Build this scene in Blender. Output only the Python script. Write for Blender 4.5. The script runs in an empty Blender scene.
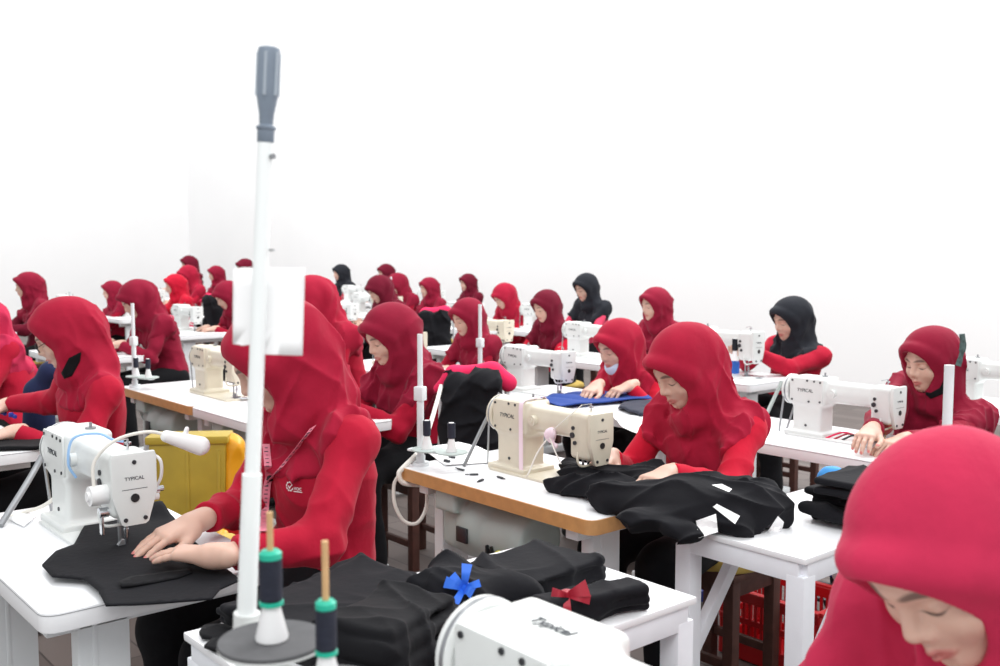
import bpy, bmesh, math, random
import numpy as np
from mathutils import Vector, Matrix
from mathutils.bvhtree import BVHTree

random.seed(7)
RNG = np.random.default_rng(7)
SC = bpy.context.scene
COL = SC.collection

# ------------------------------------------------------------------ camera
# X runs along the sewing rows (away to the left), the operators face +Y
CAM = np.array((0.0, 0.0, 1.5))
FWD = np.array((0.76, -0.65, 0.0)); FWD /= np.linalg.norm(FWD)
RGT = np.array((FWD[1], -FWD[0], 0.0))
FPX = 1000.0
PITCH = math.atan(0.083)

def W(px, py, d):
    """point at horizontal depth d seen at this place of the photograph"""
    u = (px - 500) / FPX; v = (333 - py) / FPX
    f = math.cos(PITCH) + v * math.sin(PITCH)
    z = -math.sin(PITCH) + v * math.cos(PITCH)
    k = d / f
    return CAM + FWD * d + RGT * (u * k) + np.array((0, 0, z * k))

def T(px, py, z=0.75):
    """point of a level surface at height z"""
    v = (333 - py) / FPX
    f = math.cos(PITCH) + v * math.sin(PITCH)
    zz = -math.sin(PITCH) + v * math.cos(PITCH)
    return W(px, py, (z - CAM[2]) / zz * f)

cam = bpy.data.cameras.new('camera')
cam_o = bpy.data.objects.new('camera', cam); COL.objects.link(cam_o)
cam_o.location = CAM
cam_o.rotation_euler = (math.pi / 2 - PITCH, 0, math.atan2(-FWD[0], FWD[1]))
cam.sensor_width = 36; cam.lens = 36 * FPX / 1000
cam.clip_start = 0.05; cam.clip_end = 200
cam.dof.use_dof = True; cam.dof.focus_distance = 2.7; cam.dof.aperture_fstop = 5.6
SC.camera = cam_o

# ------------------------------------------------------------------ materials
def sl(c):
    return tuple((x / 255 / 12.92) if x / 255 <= 0.04045 else ((x / 255 + 0.055) / 1.055) ** 2.4 for x in c)

MATS = {}
def mat(name, rgb, rough=0.5, metal=0.0, noise=0.0, nscale=8.0, bump=0.0, bscale=200.0, sheen=0.0, spec=None, weave=False):
    if name in MATS: return MATS[name]
    m = bpy.data.materials.new(name); m.use_nodes = True
    nt = m.node_tree; b = nt.nodes['Principled BSDF']
    c = sl(rgb)
    b.inputs['Base Color'].default_value = (*c, 1)
    b.inputs['Roughness'].default_value = rough
    b.inputs['Metallic'].default_value = metal
    if spec is not None: b.inputs['Specular IOR Level'].default_value = spec
    if sheen:
        b.inputs['Sheen Weight'].default_value = sheen
        b.inputs['Sheen Roughness'].default_value = 0.4
    tc = nt.nodes.new('ShaderNodeTexCoord')
    if noise:
        n = nt.nodes.new('ShaderNodeTexNoise'); n.inputs['Scale'].default_value = nscale; n.inputs['Detail'].default_value = 4
        nt.links.new(tc.outputs['Object'], n.inputs['Vector'])
        r = nt.nodes.new('ShaderNodeValToRGB')
        r.color_ramp.elements[0].position = 0.3; r.color_ramp.elements[1].position = 0.7
        r.color_ramp.elements[0].color = (*[x * (1 - noise) for x in c], 1)
        r.color_ramp.elements[1].color = (*[min(1, x * (1 + noise)) for x in c], 1)
        nt.links.new(n.outputs['Fac'], r.inputs['Fac'])
        nt.links.new(r.outputs['Color'], b.inputs['Base Color'])
    if bump:
        n2 = nt.nodes.new('ShaderNodeTexNoise'); n2.inputs['Scale'].default_value = bscale; n2.inputs['Detail'].default_value = 3
        nt.links.new(tc.outputs['Object'], n2.inputs['Vector'])
        bp = nt.nodes.new('ShaderNodeBump'); bp.inputs['Strength'].default_value = bump; bp.inputs['Distance'].default_value = 0.004
        nt.links.new(n2.outputs['Fac'], bp.inputs['Height'])
        nt.links.new(bp.outputs['Normal'], b.inputs['Normal'])
    MATS[name] = m
    return m

def fabric(name, rgb, sheen=0.25):
    return mat(name, rgb, rough=0.85, noise=0.07, nscale=14, bump=0.25, bscale=60, sheen=sheen * .3, spec=0.15)

RED = fabric('red shirt cotton', (172, 24, 50))
RED2 = fabric('bright red cotton', (190, 24, 50))
HRED = fabric('red hijab jersey', (163, 27, 54))
HPINK = fabric('pinkish red hijab jersey', (188, 44, 78))  # pink tone puts bright, overexposed light into the red colour
HMAR = fabric('maroon hijab jersey', (104, 18, 40))
HDRED = fabric('dark red hijab jersey', (136, 24, 50))
HBLK = fabric('black hijab jersey', (38, 40, 46))
BLK = fabric('black trouser cloth', (20, 20, 23), sheen=0.1)
BLK2 = fabric('black fabric of the garments', (24, 24, 28), sheen=0.08)
NAVY = fabric('navy cloth', (38, 46, 78))
BLUEC = fabric('blue cloth', (44, 70, 140))
PINKC = fabric('pink padded cloth', (228, 46, 92))
RIBB = mat('blue ribbon', (40, 110, 225), rough=0.5, sheen=0.2)
RIBR = mat('dark red ribbon', (160, 18, 42), rough=0.5, sheen=0.2)
WHITE = mat('white enamel', (222, 225, 223), rough=0.28, noise=0.015, nscale=20)
CREAM = mat('cream enamel', (214, 207, 188), rough=0.3, noise=0.03, nscale=20)
GREYM = mat('grey white enamel', (172, 184, 180), rough=0.4, noise=0.04, nscale=15)
LAM = mat('white laminate', (243, 244, 246), rough=0.25, noise=0.012, nscale=5)
WPAINT = mat('white painted wood', (238, 241, 246), rough=0.5, noise=0.03, nscale=12, bump=0.1, bscale=30)
STEELW = mat('white painted steel', (226, 230, 232), rough=0.4, noise=0.02)
BLUEM = mat('blue painted steel', (40, 58, 140), rough=0.4, noise=0.04)
WOODE = mat('varnished wood edge', (198, 146, 92), rough=0.45, noise=0.1, nscale=30)
BROWN = mat('dark brown wood', (82, 50, 42), rough=0.6, noise=0.2, nscale=25, bump=0.2, bscale=40)
YCUSH = fabric('yellow cushion cloth', (196, 170, 92))
CHROME = mat('chrome steel', (205, 208, 212), rough=0.18, metal=1.0)
DSTEEL = mat('dark steel', (70, 72, 76), rough=0.4, metal=0.7)
GSTEEL = mat('grey steel', (150, 152, 155), rough=0.35, metal=0.6)
DARK = mat('black rubber', (22, 22, 24), rough=0.6)
INK = mat('dark printed ink', (52, 58, 66), rough=0.6)
GREYP = mat('grey plastic', (122, 134, 148), rough=0.45, noise=0.12, nscale=25)
DISCM = mat('grey foam disc', (86, 86, 88), rough=0.85, noise=0.12, nscale=40)
TEAL = mat('teal plastic', (34, 180, 150), rough=0.4)
THREAD = mat('dark navy thread', (28, 32, 48), rough=0.7, noise=0.15, nscale=60, bump=0.4, bscale=120)
PLASTW = mat('white plastic', (240, 240, 240), rough=0.4)
DOWEL = mat('pale wooden dowel', (206, 166, 118), rough=0.6, noise=0.08, nscale=50)
PAPER = mat('white paper', (253, 253, 253), rough=0.8)
CORD = mat('white cord', (232, 228, 220), rough=0.5)
REDP = mat('red plastic', (196, 24, 32), rough=0.35)
YELP = mat('yellow plastic', (172, 148, 46), rough=0.45, noise=0.1, nscale=9)
ORAP = mat('orange yellow plastic', (226, 160, 26), rough=0.4, noise=0.06)
SKYB = mat('light blue cloth', (60, 150, 220), rough=0.6)
TAPEP = mat('pink measuring tape', (226, 130, 150), rough=0.5)
GOLD = mat('gold', (220, 180, 90), rough=0.25, metal=1.0)
MASKM = mat('pale blue mask cloth', (196, 214, 236), rough=0.8)
LACE = mat('pale pink elastic', (236, 214, 224), rough=0.7)
BLUEW = mat('pale blue rubber band', (150, 190, 232), rough=0.5)

def skin_material():
    m = bpy.data.materials.new('skin'); m.use_nodes = True
    nt = m.node_tree; b = nt.nodes['Principled BSDF']
    at = nt.nodes.new('ShaderNodeAttribute'); at.attribute_name = 'tone'
    sp = nt.nodes.new('ShaderNodeSeparateColor'); nt.links.new(at.outputs['Color'], sp.inputs['Color'])
    base = nt.nodes.new('ShaderNodeTexNoise'); base.inputs['Scale'].default_value = 22
    tc = nt.nodes.new('ShaderNodeTexCoord'); nt.links.new(tc.outputs['Object'], base.inputs['Vector'])
    r = nt.nodes.new('ShaderNodeValToRGB')
    r.color_ramp.elements[0].color = (*sl((200, 162, 144)), 1); r.color_ramp.elements[1].color = (*sl((212, 174, 156)), 1)
    nt.links.new(base.outputs['Fac'], r.inputs['Fac'])
    prev = r.outputs['Color']
    for ch, c in (('Red', (178, 84, 84)), ('Green', (70, 48, 42)), ('Blue', (40, 28, 26))):
        mx = nt.nodes.new('ShaderNodeMix'); mx.data_type = 'RGBA'
        nt.links.new(sp.outputs[ch], mx.inputs['Factor'])
        nt.links.new(prev, mx.inputs['A']); mx.inputs['B'].default_value = (*sl(c), 1)
        prev = mx.outputs['Result']
    nl = nt.nodes.new('ShaderNodeAttribute'); nl.attribute_name = 'nail'
    mx = nt.nodes.new('ShaderNodeMix'); mx.data_type = 'RGBA'
    nt.links.new(nl.outputs['Fac'], mx.inputs['Factor']); nt.links.new(prev, mx.inputs['A']); mx.inputs['B'].default_value = (*sl((206, 120, 116)), 1)
    nt.links.new(mx.outputs['Result'], b.inputs['Base Color'])
    b.inputs['Roughness'].default_value = 0.5
    b.inputs['Subsurface Weight'].default_value = 0.12
    b.inputs['Subsurface Radius'].default_value = (0.012, 0.005, 0.003)
    b.inputs['Subsurface Scale'].default_value = 0.5
    return m
SKIN = skin_material()

# ------------------------------------------------------------------ object helpers
def link(name, me, m=None, parent=None, smooth=None):
    o = bpy.data.objects.new(name, me); COL.objects.link(o)
    if m is not None:
        for q in (m if isinstance(m, (list, tuple)) else [m]): me.materials.append(q)
    if parent is not None: o.parent = parent
    if smooth is not None:
        for p in me.polygons: p.use_smooth = smooth
    return o

def tag(o, label, cat, group=None, kind=None):
    o['label'] = label; o['category'] = cat
    if group: o['group'] = group
    if kind: o['kind'] = kind
    return o

def thing(name, label, cat, loc=(0, 0, 0), rz=0.0, group=None):
    o = bpy.data.objects.new(name, None); COL.objects.link(o)
    o.empty_display_size = 0.1
    o.location = tuple(float(x) for x in loc); o.rotation_euler = (0, 0, rz)
    return tag(o, label, cat, group)

class MB:
    """collects shapes into one mesh"""
    def __init__(s): s.bm = bmesh.new()
    def box(s, c, size, bevel=0.0, rot=None, seg=2):
        r = bmesh.ops.create_cube(s.bm, size=1.0); vs = r['verts']
        for v in vs: v.co = Vector((v.co.x * size[0], v.co.y * size[1], v.co.z * size[2]))
        if bevel:
            es = list({e for v in vs for e in v.link_edges})
            g = bmesh.ops.bevel(s.bm, geom=es, offset=bevel, segments=seg, affect='EDGES', profile=0.6)
            vs = list({v for f in g['faces'] for v in f.verts} | {v for v in vs if v.is_valid})
        M = Matrix.Translation(Vector(c))
        if rot is not None: M = M @ rot.to_4x4()
        for v in vs: v.co = M @ v.co
        return s
    def bar(s, a, b, w, h, bevel=0.0, up=(0, 0, 1)):
        a = Vector(a); b = Vector(b); d = b - a; L = d.length; x = d.normalized()
        u = Vector(up)
        if abs(x.dot(u)) > 0.99: u = Vector((1, 0, 0))
        y = u.cross(x).normalized(); z = x.cross(y)
        R = Matrix((x, y, z)).transposed()
        return s.box((a + b) / 2, (L, w, h), bevel, R)
    def cyl(s, a, b, r1, r2=None, seg=24, caps=True):
        r2 = r1 if r2 is None else r2
        a = Vector(a); b = Vector(b); d = b - a
        q = Vector((0, 0, 1)).rotation_difference(d.normalized()).to_matrix()
        ra, rb = [], []
        for i in range(seg):
            t = 2 * math.pi * i / seg; u = Vector((math.cos(t), math.sin(t), 0))
            ra.append(s.bm.verts.new(a + q @ (u * r1))); rb.append(s.bm.verts.new(b + q @ (u * r2)))
        for i in range(seg):
            j = (i + 1) % seg; s.bm.faces.new((ra[i], ra[j], rb[j], rb[i]))
        if caps: s.bm.faces.new(ra[::-1]); s.bm.faces.new(rb)
        return s
    def lathe(s, c, axis, prof, seg=32):
        """prof: (radius, height) along axis from c; closed at both ends"""
        q = Vector((0, 0, 1)).rotation_difference(Vector(axis).normalized()).to_matrix(); c = Vector(c)
        rings = []
        for r, h in prof:
            rings.append([s.bm.verts.new(c + q @ Vector((r * math.cos(2 * math.pi * i / seg), r * math.sin(2 * math.pi * i / seg), h))) for i in range(seg)])
        for k in range(len(rings) - 1):
            for i in range(seg):
                j = (i + 1) % seg
                s.bm.faces.new((rings[k][i], rings[k][j], rings[k + 1][j], rings[k + 1][i]))
        s.bm.faces.new(rings[0][::-1]); s.bm.faces.new(rings[-1])
        return s
    def tube(s, pts, r, seg=10, smooth=6):
        P = catmull(pts, smooth) if smooth > 1 else [Vector(p) for p in pts]
        rings = []; n = None
        for i, p in enumerate(P):
            t = (P[min(i + 1, len(P) - 1)] - P[max(i - 1, 0)]).normalized()
            if n is None:
                n = t.orthogonal().normalized()
            else:
                n = (n - t * n.dot(t)).normalized()
            bb = t.cross(n)
            rr = r[min(i * len(r) // len(P), len(r) - 1)] if isinstance(r, (list, tuple)) else r
            rings.append([s.bm.verts.new(p + (n * math.cos(2 * math.pi * k / seg) + bb * math.sin(2 * math.pi * k / seg)) * rr) for k in range(seg)])
        for a, b in zip(rings, rings[1:]):
            for k in range(seg):
                j = (k + 1) % seg; s.bm.faces.new((a[k], a[j], b[j], b[k]))
        s.bm.faces.new(rings[0][::-1]); s.bm.faces.new(rings[-1])
        return s
    def prism(s, poly, axis, c0, c1, bevel=0.0):
        """poly of 2D points; axis 'x','y' or 'z' is the extrusion"""
        def mk(p, c):
            if axis == 'x': return Vector((c, p[0], p[1]))
            if axis == 'y': return Vector((p[0], c, p[1]))
            return Vector((p[0], p[1], c))
        A = [s.bm.verts.new(mk(p, c0)) for p in poly]; B = [s.bm.verts.new(mk(p, c1)) for p in poly]
        fs = []
        n = len(poly)
        for i in range(n):
            j = (i + 1) % n; fs.append(s.bm.faces.new((A[i], A[j], B[j], B[i])))
        f1 = s.bm.faces.new(A[::-1]); f2 = s.bm.faces.new(B)
        bmesh.ops.recalc_face_normals(s.bm, faces=fs + [f1, f2])
        if bevel:
            es = list(set(list(f1.edges) + list(f2.edges)))
            bmesh.ops.bevel(s.bm, geom=es, offset=bevel, segments=2, affect='EDGES', profile=0.6)
        return s
    def strip(s, pts, widths, normal_or_side, th=0.0012):
        """a ribbon following pts; side gives the width direction for every point"""
        P = [Vector(p) for p in pts]; rows = []
        for i, p in enumerate(P):
            sd = Vector(normal_or_side[i] if isinstance(normal_or_side, list) else normal_or_side).normalized()
            t = (P[min(i + 1, len(P) - 1)] - P[max(i - 1, 0)]).normalized()
            n = t.cross(sd).normalized()
            w = widths[i] if isinstance(widths, (list, tuple)) else widths
            rows.append([s.bm.verts.new(p + sd * w / 2 + n * th / 2), s.bm.verts.new(p - sd * w / 2 + n * th / 2), s.bm.verts.new(p - sd * w / 2 - n * th / 2), s.bm.verts.new(p + sd * w / 2 - n * th / 2)])
        for a, b in zip(rows, rows[1:]):
            for k in range(4):
                j = (k + 1) % 4; s.bm.faces.new((a[k], a[j], b[j], b[k]))
        s.bm.faces.new(rows[0][::-1]); s.bm.faces.new(rows[-1])
        return s
    def mesh(s, name='mesh', smooth_angle=35):
        bmesh.ops.recalc_face_normals(s.bm, faces=s.bm.faces[:])
        lim = math.radians(smooth_angle)
        for f in s.bm.faces: f.smooth = True
        for e in s.bm.edges:
            if len(e.link_faces) == 2 and e.calc_face_angle(0) > lim: e.smooth = False
        me = bpy.data.meshes.new(name); s.bm.to_mesh(me); s.bm.free()
        return me
    def build(s, name, m, parent=None, smooth_angle=35):
        return link(name, s.mesh(name, smooth_angle), m, parent)

def catmull(pts, n):
    P = [Vector(p) for p in pts]
    if len(P) < 3: return P
    Q = [P[0] * 2 - P[1]] + P + [P[-1] * 2 - P[-2]]
    out = []
    for i in range(1, len(Q) - 2):
        a, b, c, d = Q[i - 1:i + 3]
        for k in range(n):
            t = k / n
            out.append(0.5 * ((2 * b) + (c - a) * t + (2 * a - 5 * b + 4 * c - d) * t * t + (3 * b - a - 3 * c + d) * t ** 3))
    out.append(P[-1])
    return out

def copy_tree(o, parent=None, mats=None):
    c = o.copy(); COL.objects.link(c)
    if parent is not None: c.parent = parent
    for ch in list(o.children): copy_tree(ch, c)
    return c

def text_mesh(s, size, ext=0.0004, italic=0.0):
    cu = bpy.data.curves.new('lettering', 'FONT'); cu.body = s; cu.size = size; cu.extrude = ext
    cu.align_x = 'CENTER'; cu.align_y = 'CENTER'; cu.shear = italic
    o = bpy.data.objects.new('lettering', cu); COL.objects.link(o)
    dg = bpy.context.evaluated_depsgraph_get()
    me = bpy.data.meshes.new_from_object(o.evaluated_get(dg))
    bpy.data.objects.remove(o); bpy.data.curves.remove(cu)
    return me

# ------------------------------------------------------------------ signed distance modelling
def V3(*a): return np.array(a, dtype=np.float64)
def nrm(v): return v / (np.linalg.norm(v) + 1e-12)
def rotx(d):
    c, s = math.cos(math.radians(d)), math.sin(math.radians(d)); return np.array(((1, 0, 0), (0, c, -s), (0, s, c)))
def roty(d):
    c, s = math.cos(math.radians(d)), math.sin(math.radians(d)); return np.array(((c, 0, s), (0, 1, 0), (-s, 0, c)))
def rotz(d):
    c, s = math.cos(math.radians(d)), math.sin(math.radians(d)); return np.array(((c, -s, 0), (s, c, 0), (0, 0, 1)))

class Cap:
    def __init__(s, a, b, ra, rb=None, zs=1.0, cut=False):
        s.a = np.asarray(a, float); s.b = np.asarray(b, float); s.ra = ra; s.rb = ra if rb is None else rb
        s.zs = zs; s.cut = cut
        s.c = (s.a + s.b) / 2; s.r = np.linalg.norm(s.b - s.a) / 2 + max(s.ra, s.rb) * max(1, 1)
    def __call__(s, P):
        sc = np.array((1, 1, s.zs), dtype=np.float32)
        a = s.a * sc; ba = (s.b - s.a) * sc; bb = float(ba @ ba) + 1e-12
        q = (P - s.a.astype(np.float32)) * sc
        tt = q @ ba.astype(np.float32) / bb
        t = np.clip(tt, 0, 1)
        q = q - t[:, None] * ba.astype(np.float32)
        d = np.sqrt(np.einsum('ij,ij->i', q, q)) - (s.ra + (s.rb - s.ra) * t)
        if s.zs > 1: d = d / s.zs ** 0.5
        if s.cut: d = np.maximum(d, (tt - 1) * math.sqrt(bb))
        return d

class Ell:
    def __init__(s, c, r, R=None):
        s.c = np.asarray(c, float); s.rad = np.asarray(r, float); s.R = np.eye(3) if R is None else R; s.r = float(max(r))
    def __call__(s, P):
        q = (P - s.c.astype(np.float32)) @ s.R.astype(np.float32)
        u = q / s.rad.astype(np.float32)
        k0 = np.sqrt(np.einsum('ij,ij->i', u, u)) + 1e-6
        w = u / s.rad.astype(np.float32)
        k1 = np.sqrt(np.einsum('ij,ij->i', w, w)) + 1e-6
        return np.where(k0 < 0.2, (k0 - 1) * float(min(s.rad)), k0 * (k0 - 1) / k1)

class RBox:
    def __init__(s, c, half, rnd, R=None):
        s.c = np.asarray(c, float); s.h = np.asarray(half, float) - rnd; s.rnd = rnd; s.R = np.eye(3) if R is None else R
        s.r = float(np.linalg.norm(half))
    def __call__(s, P):
        q = np.abs((P - s.c.astype(np.float32)) @ s.R.astype(np.float32)) - s.h.astype(np.float32)
        o = np.maximum(q, 0)
        return np.sqrt(np.einsum('ij,ij->i', o, o)) + np.minimum(q.max(1), 0) - s.rnd

class Plane:
    """inside where (p-c).n < 0"""
    def __init__(s, c, n): s.c = np.asarray(c, float); s.n = nrm(np.asarray(n, float)); s.r = 1e6
    def __call__(s, P): return (P - s.c.astype(np.float32)) @ s.n.astype(np.float32)

def smin(a, b, k):
    if k <= 0: return np.minimum(a, b)
    h = np.clip(0.5 + 0.5 * (b - a) / k, 0, 1)
    return b + (a - b) * h - k * h * (1 - h)
def smax(a, b, k): return -smin(-a, -b, k)

def sdf_eval(ops, P, disp=None, cc=None, cr=0.0):
    d = np.full(len(P), 2.0, dtype=np.float32)
    for mode, pr, k in ops:
        if cc is not None and pr.r < 1e5 and np.linalg.norm(cc - pr.c) - pr.r > cr + 2 * k + 0.03: continue
        v = pr(P).astype(np.float32)
        if mode == 'u': d = smin(d, v, k)
        elif mode == 's': d = smax(d, -v, k)
        else: d = smax(d, v, k)
    if disp is not None: d = d - disp(P)
    return d

def sdf_mesh(ops, h, disp=None, pad=0.03):
    us = [p for m, p, k in ops if m == 'u']
    lo = np.min([p.c - p.r for p in us], 0) - pad; hi = np.max([p.c + p.r for p in us], 0) + pad
    for m, p, k in ops:
        if m == 'i' and isinstance(p, RBox):
            e = np.abs(p.R) @ (p.h + p.rnd); lo = np.maximum(lo, p.c - e - 3 * h); hi = np.minimum(hi, p.c + e + 3 * h)
    B = 16
    nb = np.ceil((hi - lo) / (h * B)).astype(int); n = nb * B
    F = np.empty(tuple(n), dtype=np.float32)
    g = np.stack(np.meshgrid(*[np.arange(k) for k in nb], indexing='ij'), -1).reshape(-1, 3)
    cen = (lo + (g * B + (B - 1) / 2) * h)
    cd = sdf_eval(ops, cen.astype(np.float32), disp)
    off = np.stack(np.meshgrid(*[np.arange(B)] * 3, indexing='ij'), -1).reshape(-1, 3) * h
    rad = B * h * 0.87
    for (i, j, k), c, d in zip(g, cen, cd):
        sl_ = (slice(i * B, i * B + B), slice(j * B, j * B + B), slice(k * B, k * B + B))
        if abs(d) > rad * 1.35 + 0.03: F[sl_] = 1.0 if d > 0 else -1.0; continue
        P = (lo + np.array((i, j, k)) * B * h + off).astype(np.float32)
        F[sl_] = sdf_eval(ops, P, disp, c, rad).reshape(B, B, B)
    return surfnets(F, lo, h)

def surfnets(F, lo, h):
    s = F < 0
    c = np.zeros(tuple(x - 1 for x in F.shape), dtype=np.uint8)
    cor = [(i, j, k) for i in (0, 1) for j in (0, 1) for k in (0, 1)]
    nx, ny, nz = F.shape
    for i, j, k in cor: c += s[i:nx - 1 + i, j:ny - 1 + j, k:nz - 1 + k]
    act = (c > 0) & (c < 8)
    idx = np.argwhere(act)
    imap = np.full(act.shape, -1, dtype=np.int32); imap[act] = np.arange(len(idx))
    vals = [F[idx[:, 0] + i, idx[:, 1] + j, idx[:, 2] + k] for i, j, k in cor]
    acc = np.zeros((len(idx), 3)); cnt = np.zeros(len(idx))
    for p in range(8):
        for q in range(p + 1, 8):
            df = np.array(cor[q]) - np.array(cor[p])
            if np.abs(df).sum() != 1: continue
            a, b = vals[p], vals[q]; m = (a < 0) != (b < 0)
            t = np.where(m, a / np.where(m, a - b, 1), 0)
            acc += (np.array(cor[p]) + t[:, None] * df) * m[:, None]; cnt += m
    V = lo + (idx + acc / cnt[:, None]) * h
    faces = []
    for ax in range(3):
        b_, c_ = (ax + 1) % 3, (ax + 2) % 3
        sa = [slice(None)] * 3; sb = [slice(None)] * 3
        sa[ax] = slice(0, -1); sb[ax] = slice(1, None)
        e = np.argwhere(s[tuple(sa)] != s[tuple(sb)])
        ok = (e[:, b_] > 0) & (e[:, c_] > 0) & (e[:, b_] < F.shape[b_] - 1) & (e[:, c_] < F.shape[c_] - 1)
        e = e[ok]
        if not len(e): continue
        inside = s[e[:, 0], e[:, 1], e[:, 2]]
        qs = []
        for db, dc in ((1, 1), (0, 1), (0, 0), (1, 0)):
            f = e.copy(); f[:, b_] -= db; f[:, c_] -= dc
            qs.append(imap[f[:, 0], f[:, 1], f[:, 2]])
        q = np.stack(qs, 1)
        q[~inside] = q[~inside][:, ::-1]
        faces.append(q)
    return V, np.concatenate(faces)

def relax(V, Q, it=1, lam=0.5):
    for _ in range(it):
        S = np.zeros_like(V); n = np.zeros(len(V))
        for a, b in ((0, 1), (1, 2), (2, 3), (3, 0)):
            np.add.at(S, Q[:, a], V[Q[:, b]]); np.add.at(n, Q[:, a], 1)
            np.add.at(S, Q[:, b], V[Q[:, a]]); np.add.at(n, Q[:, b], 1)
        V = V + lam * (S / np.maximum(n, 1)[:, None] - V)
    return V

def np_mesh(name, V, Q):
    me = bpy.data.meshes.new(name)
    me.vertices.add(len(V)); me.vertices.foreach_set('co', V.astype(np.float32).ravel())
    me.loops.add(Q.size); me.loops.foreach_set('vertex_index', Q.astype(np.int32).ravel())
    me.polygons.add(len(Q)); me.polygons.foreach_set('loop_start', np.arange(0, Q.size, 4, dtype=np.int32))
    me.polygons.foreach_set('loop_total', np.full(len(Q), 4, dtype=np.int32))
    me.polygons.foreach_set('use_smooth', np.ones(len(Q), dtype=bool))
    me.update(calc_edges=True); me.validate()
    return me

def sdf_obj(name, ops, h, m, parent=None, disp=None, it=1):
    V, Q = sdf_mesh(ops, h, disp)
    if it: V = relax(V, Q, it)
    return link(name, np_mesh(name, V, Q), m, parent)

def waves(seed, amp, scale, n=4, aniso=(1, 1, 1)):
    """soft random folds as a displacement"""
    r = np.random.default_rng(seed)
    D = r.normal(size=(n, 3)) * np.array(aniso); D /= np.linalg.norm(D, axis=1)[:, None]
    D *= (r.uniform(0.7, 1.5, n) / scale)[:, None]
    E = r.normal(size=(n, 3)); E /= np.linalg.norm(E, axis=1)[:, None]; E *= 0.6 / scale
    ph = r.uniform(0, 6.28, n)
    def f(P):
        o = np.zeros(len(P), dtype=np.float32)
        for k in range(n):
            w = P @ D[k].astype(np.float32) + ph[k] + 1.3 * np.sin(P @ E[k].astype(np.float32) + ph[k])
            sn = np.sin(w)
            o += np.sign(sn) * np.abs(sn) ** 0.8
        return o * (amp / n ** 0.5)
    return f
# ------------------------------------------------------------------ people
class Comp:
    """another set of shapes, grown by an offset"""
    def __init__(s, ops, off=0.0, disp=None):
        s.ops = ops; s.off = off; s.disp = disp
        us = [p for m, p, k in ops if m == 'u']
        lo = np.min([p.c - p.r for p in us], 0); hi = np.max([p.c + p.r for p in us], 0)
        s.c = (lo + hi) / 2; s.r = float(np.linalg.norm(hi - lo) / 2) + off
    def __call__(s, P): return sdf_eval(s.ops, P, s.disp) - s.off

def sstep(a, b, x):
    t = np.clip((x - a) / (b - a), 0, 1); return t * t * (3 - 2 * t)

def limb(a, b, L1, L2, pole):
    """joint between a and b (elbow / knee) for two bone lengths"""
    d = b - a; D = np.linalg.norm(d)
    if D > (L1 + L2) * 0.985:
        f = D / ((L1 + L2) * 0.985); L1 *= f; L2 *= f
    x = nrm(d); t = (L1 * L1 - L2 * L2 + D * D) / (2 * D)
    h = math.sqrt(max(L1 * L1 - t * t, 0))
    p = pole - x * (pole @ x)
    return a + x * t + nrm(p) * h

def head_ops(hc, R, s):
    hp = lambda x, y, z: hc + R @ (np.array((x, y, z)) * s)
    E = lambda c, r: Ell(hp(*c), np.array(r) * s, R)
    C = lambda a, b, r1, r2: Cap(hp(*a), hp(*b), r1 * s, r2 * s)
    o = [('u', E((0, -.012, .035), (.074, .094, .09)), 0),
         ('u', E((0, .03, -.04), (.056, .056, .066)), .03 * s),
         ('u', E((0, .06, -.088), (.026, .022, .02)), .025 * s)]
    for x in (-1, 1):
        o.append(('u', E((x * .036, .055, -.022), (.026, .026, .028)), .022 * s))
        o.append(('u', C((x * .012, .078, .03), (x * .045, .062, .03), .012, .011), .016 * s))
        o.append(('s', E((x * .031, .102, .011), (.017, .024, .012)), .014 * s))
        o.append(('u', E((x * .031, .0655, .008), (.0155, .0145, .0125)), .004 * s))
        o.append(('u', E((x * .070, -.012, -.005), (.006, .018, .03)), .01 * s))
    o += [('u', C((0, .078, .022), (0, .1, -.016), .0075, .0105), .012 * s),
          ('u', C((-.0115, .09, -.0215), (.0115, .09, -.0215), .0078, .0078), .007 * s),
          ('u', C((0, .074, -.035), (0, .078, -.072), .02, .016), .02 * s)]
    for x in (-1, 1):
        o.append(('s', E((x * .0065, .094, -.031), (.0034, .005, .0034)), .003 * s))
        o.append(('u', C((0, .0965, -.0505), (x * .019, .0835, -.056), .0052, .003), .005 * s))
        o.append(('u', C((0, .0945, -.0605), (x * .017, .0835, -.058), .0062, .003), .005 * s))
    o.append(('s', C((-.02, .0985, -.0558), (.02, .0985, -.0558), .0035, .0035), .003 * s))
    o.append(('s', E((0, .1, -.075), (.016, .012, .006)), .01 * s))
    return o

def face_tone(V, hc, R, s):
    q = (V - hc) @ R / s
    x, y, z = np.abs(q[:, 0]), q[:, 1], q[:, 2]
    front = sstep(.035, .05, y)
    lips = sstep(1.25, .75, np.sqrt((x / .023) ** 2 + ((z + .0558 + x * .06) / .0105) ** 2)) * front * .75
    zb = .035 - ((x - .027) ** 2) * 9
    brow = sstep(1.3, .6, np.sqrt(((x - .029) / .022) ** 2 + ((z - zb) / .0048) ** 2)) * front * .8
    zl = -.0005 + ((x - .031) ** 2) * 20
    lash = sstep(1.3, .5, np.sqrt(((x - .031) / .0165) ** 2 + ((z - zl) / .0024) ** 2)) * front * .9
    return np.stack((lips, brow, lash, np.ones_like(x)), 1)

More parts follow.
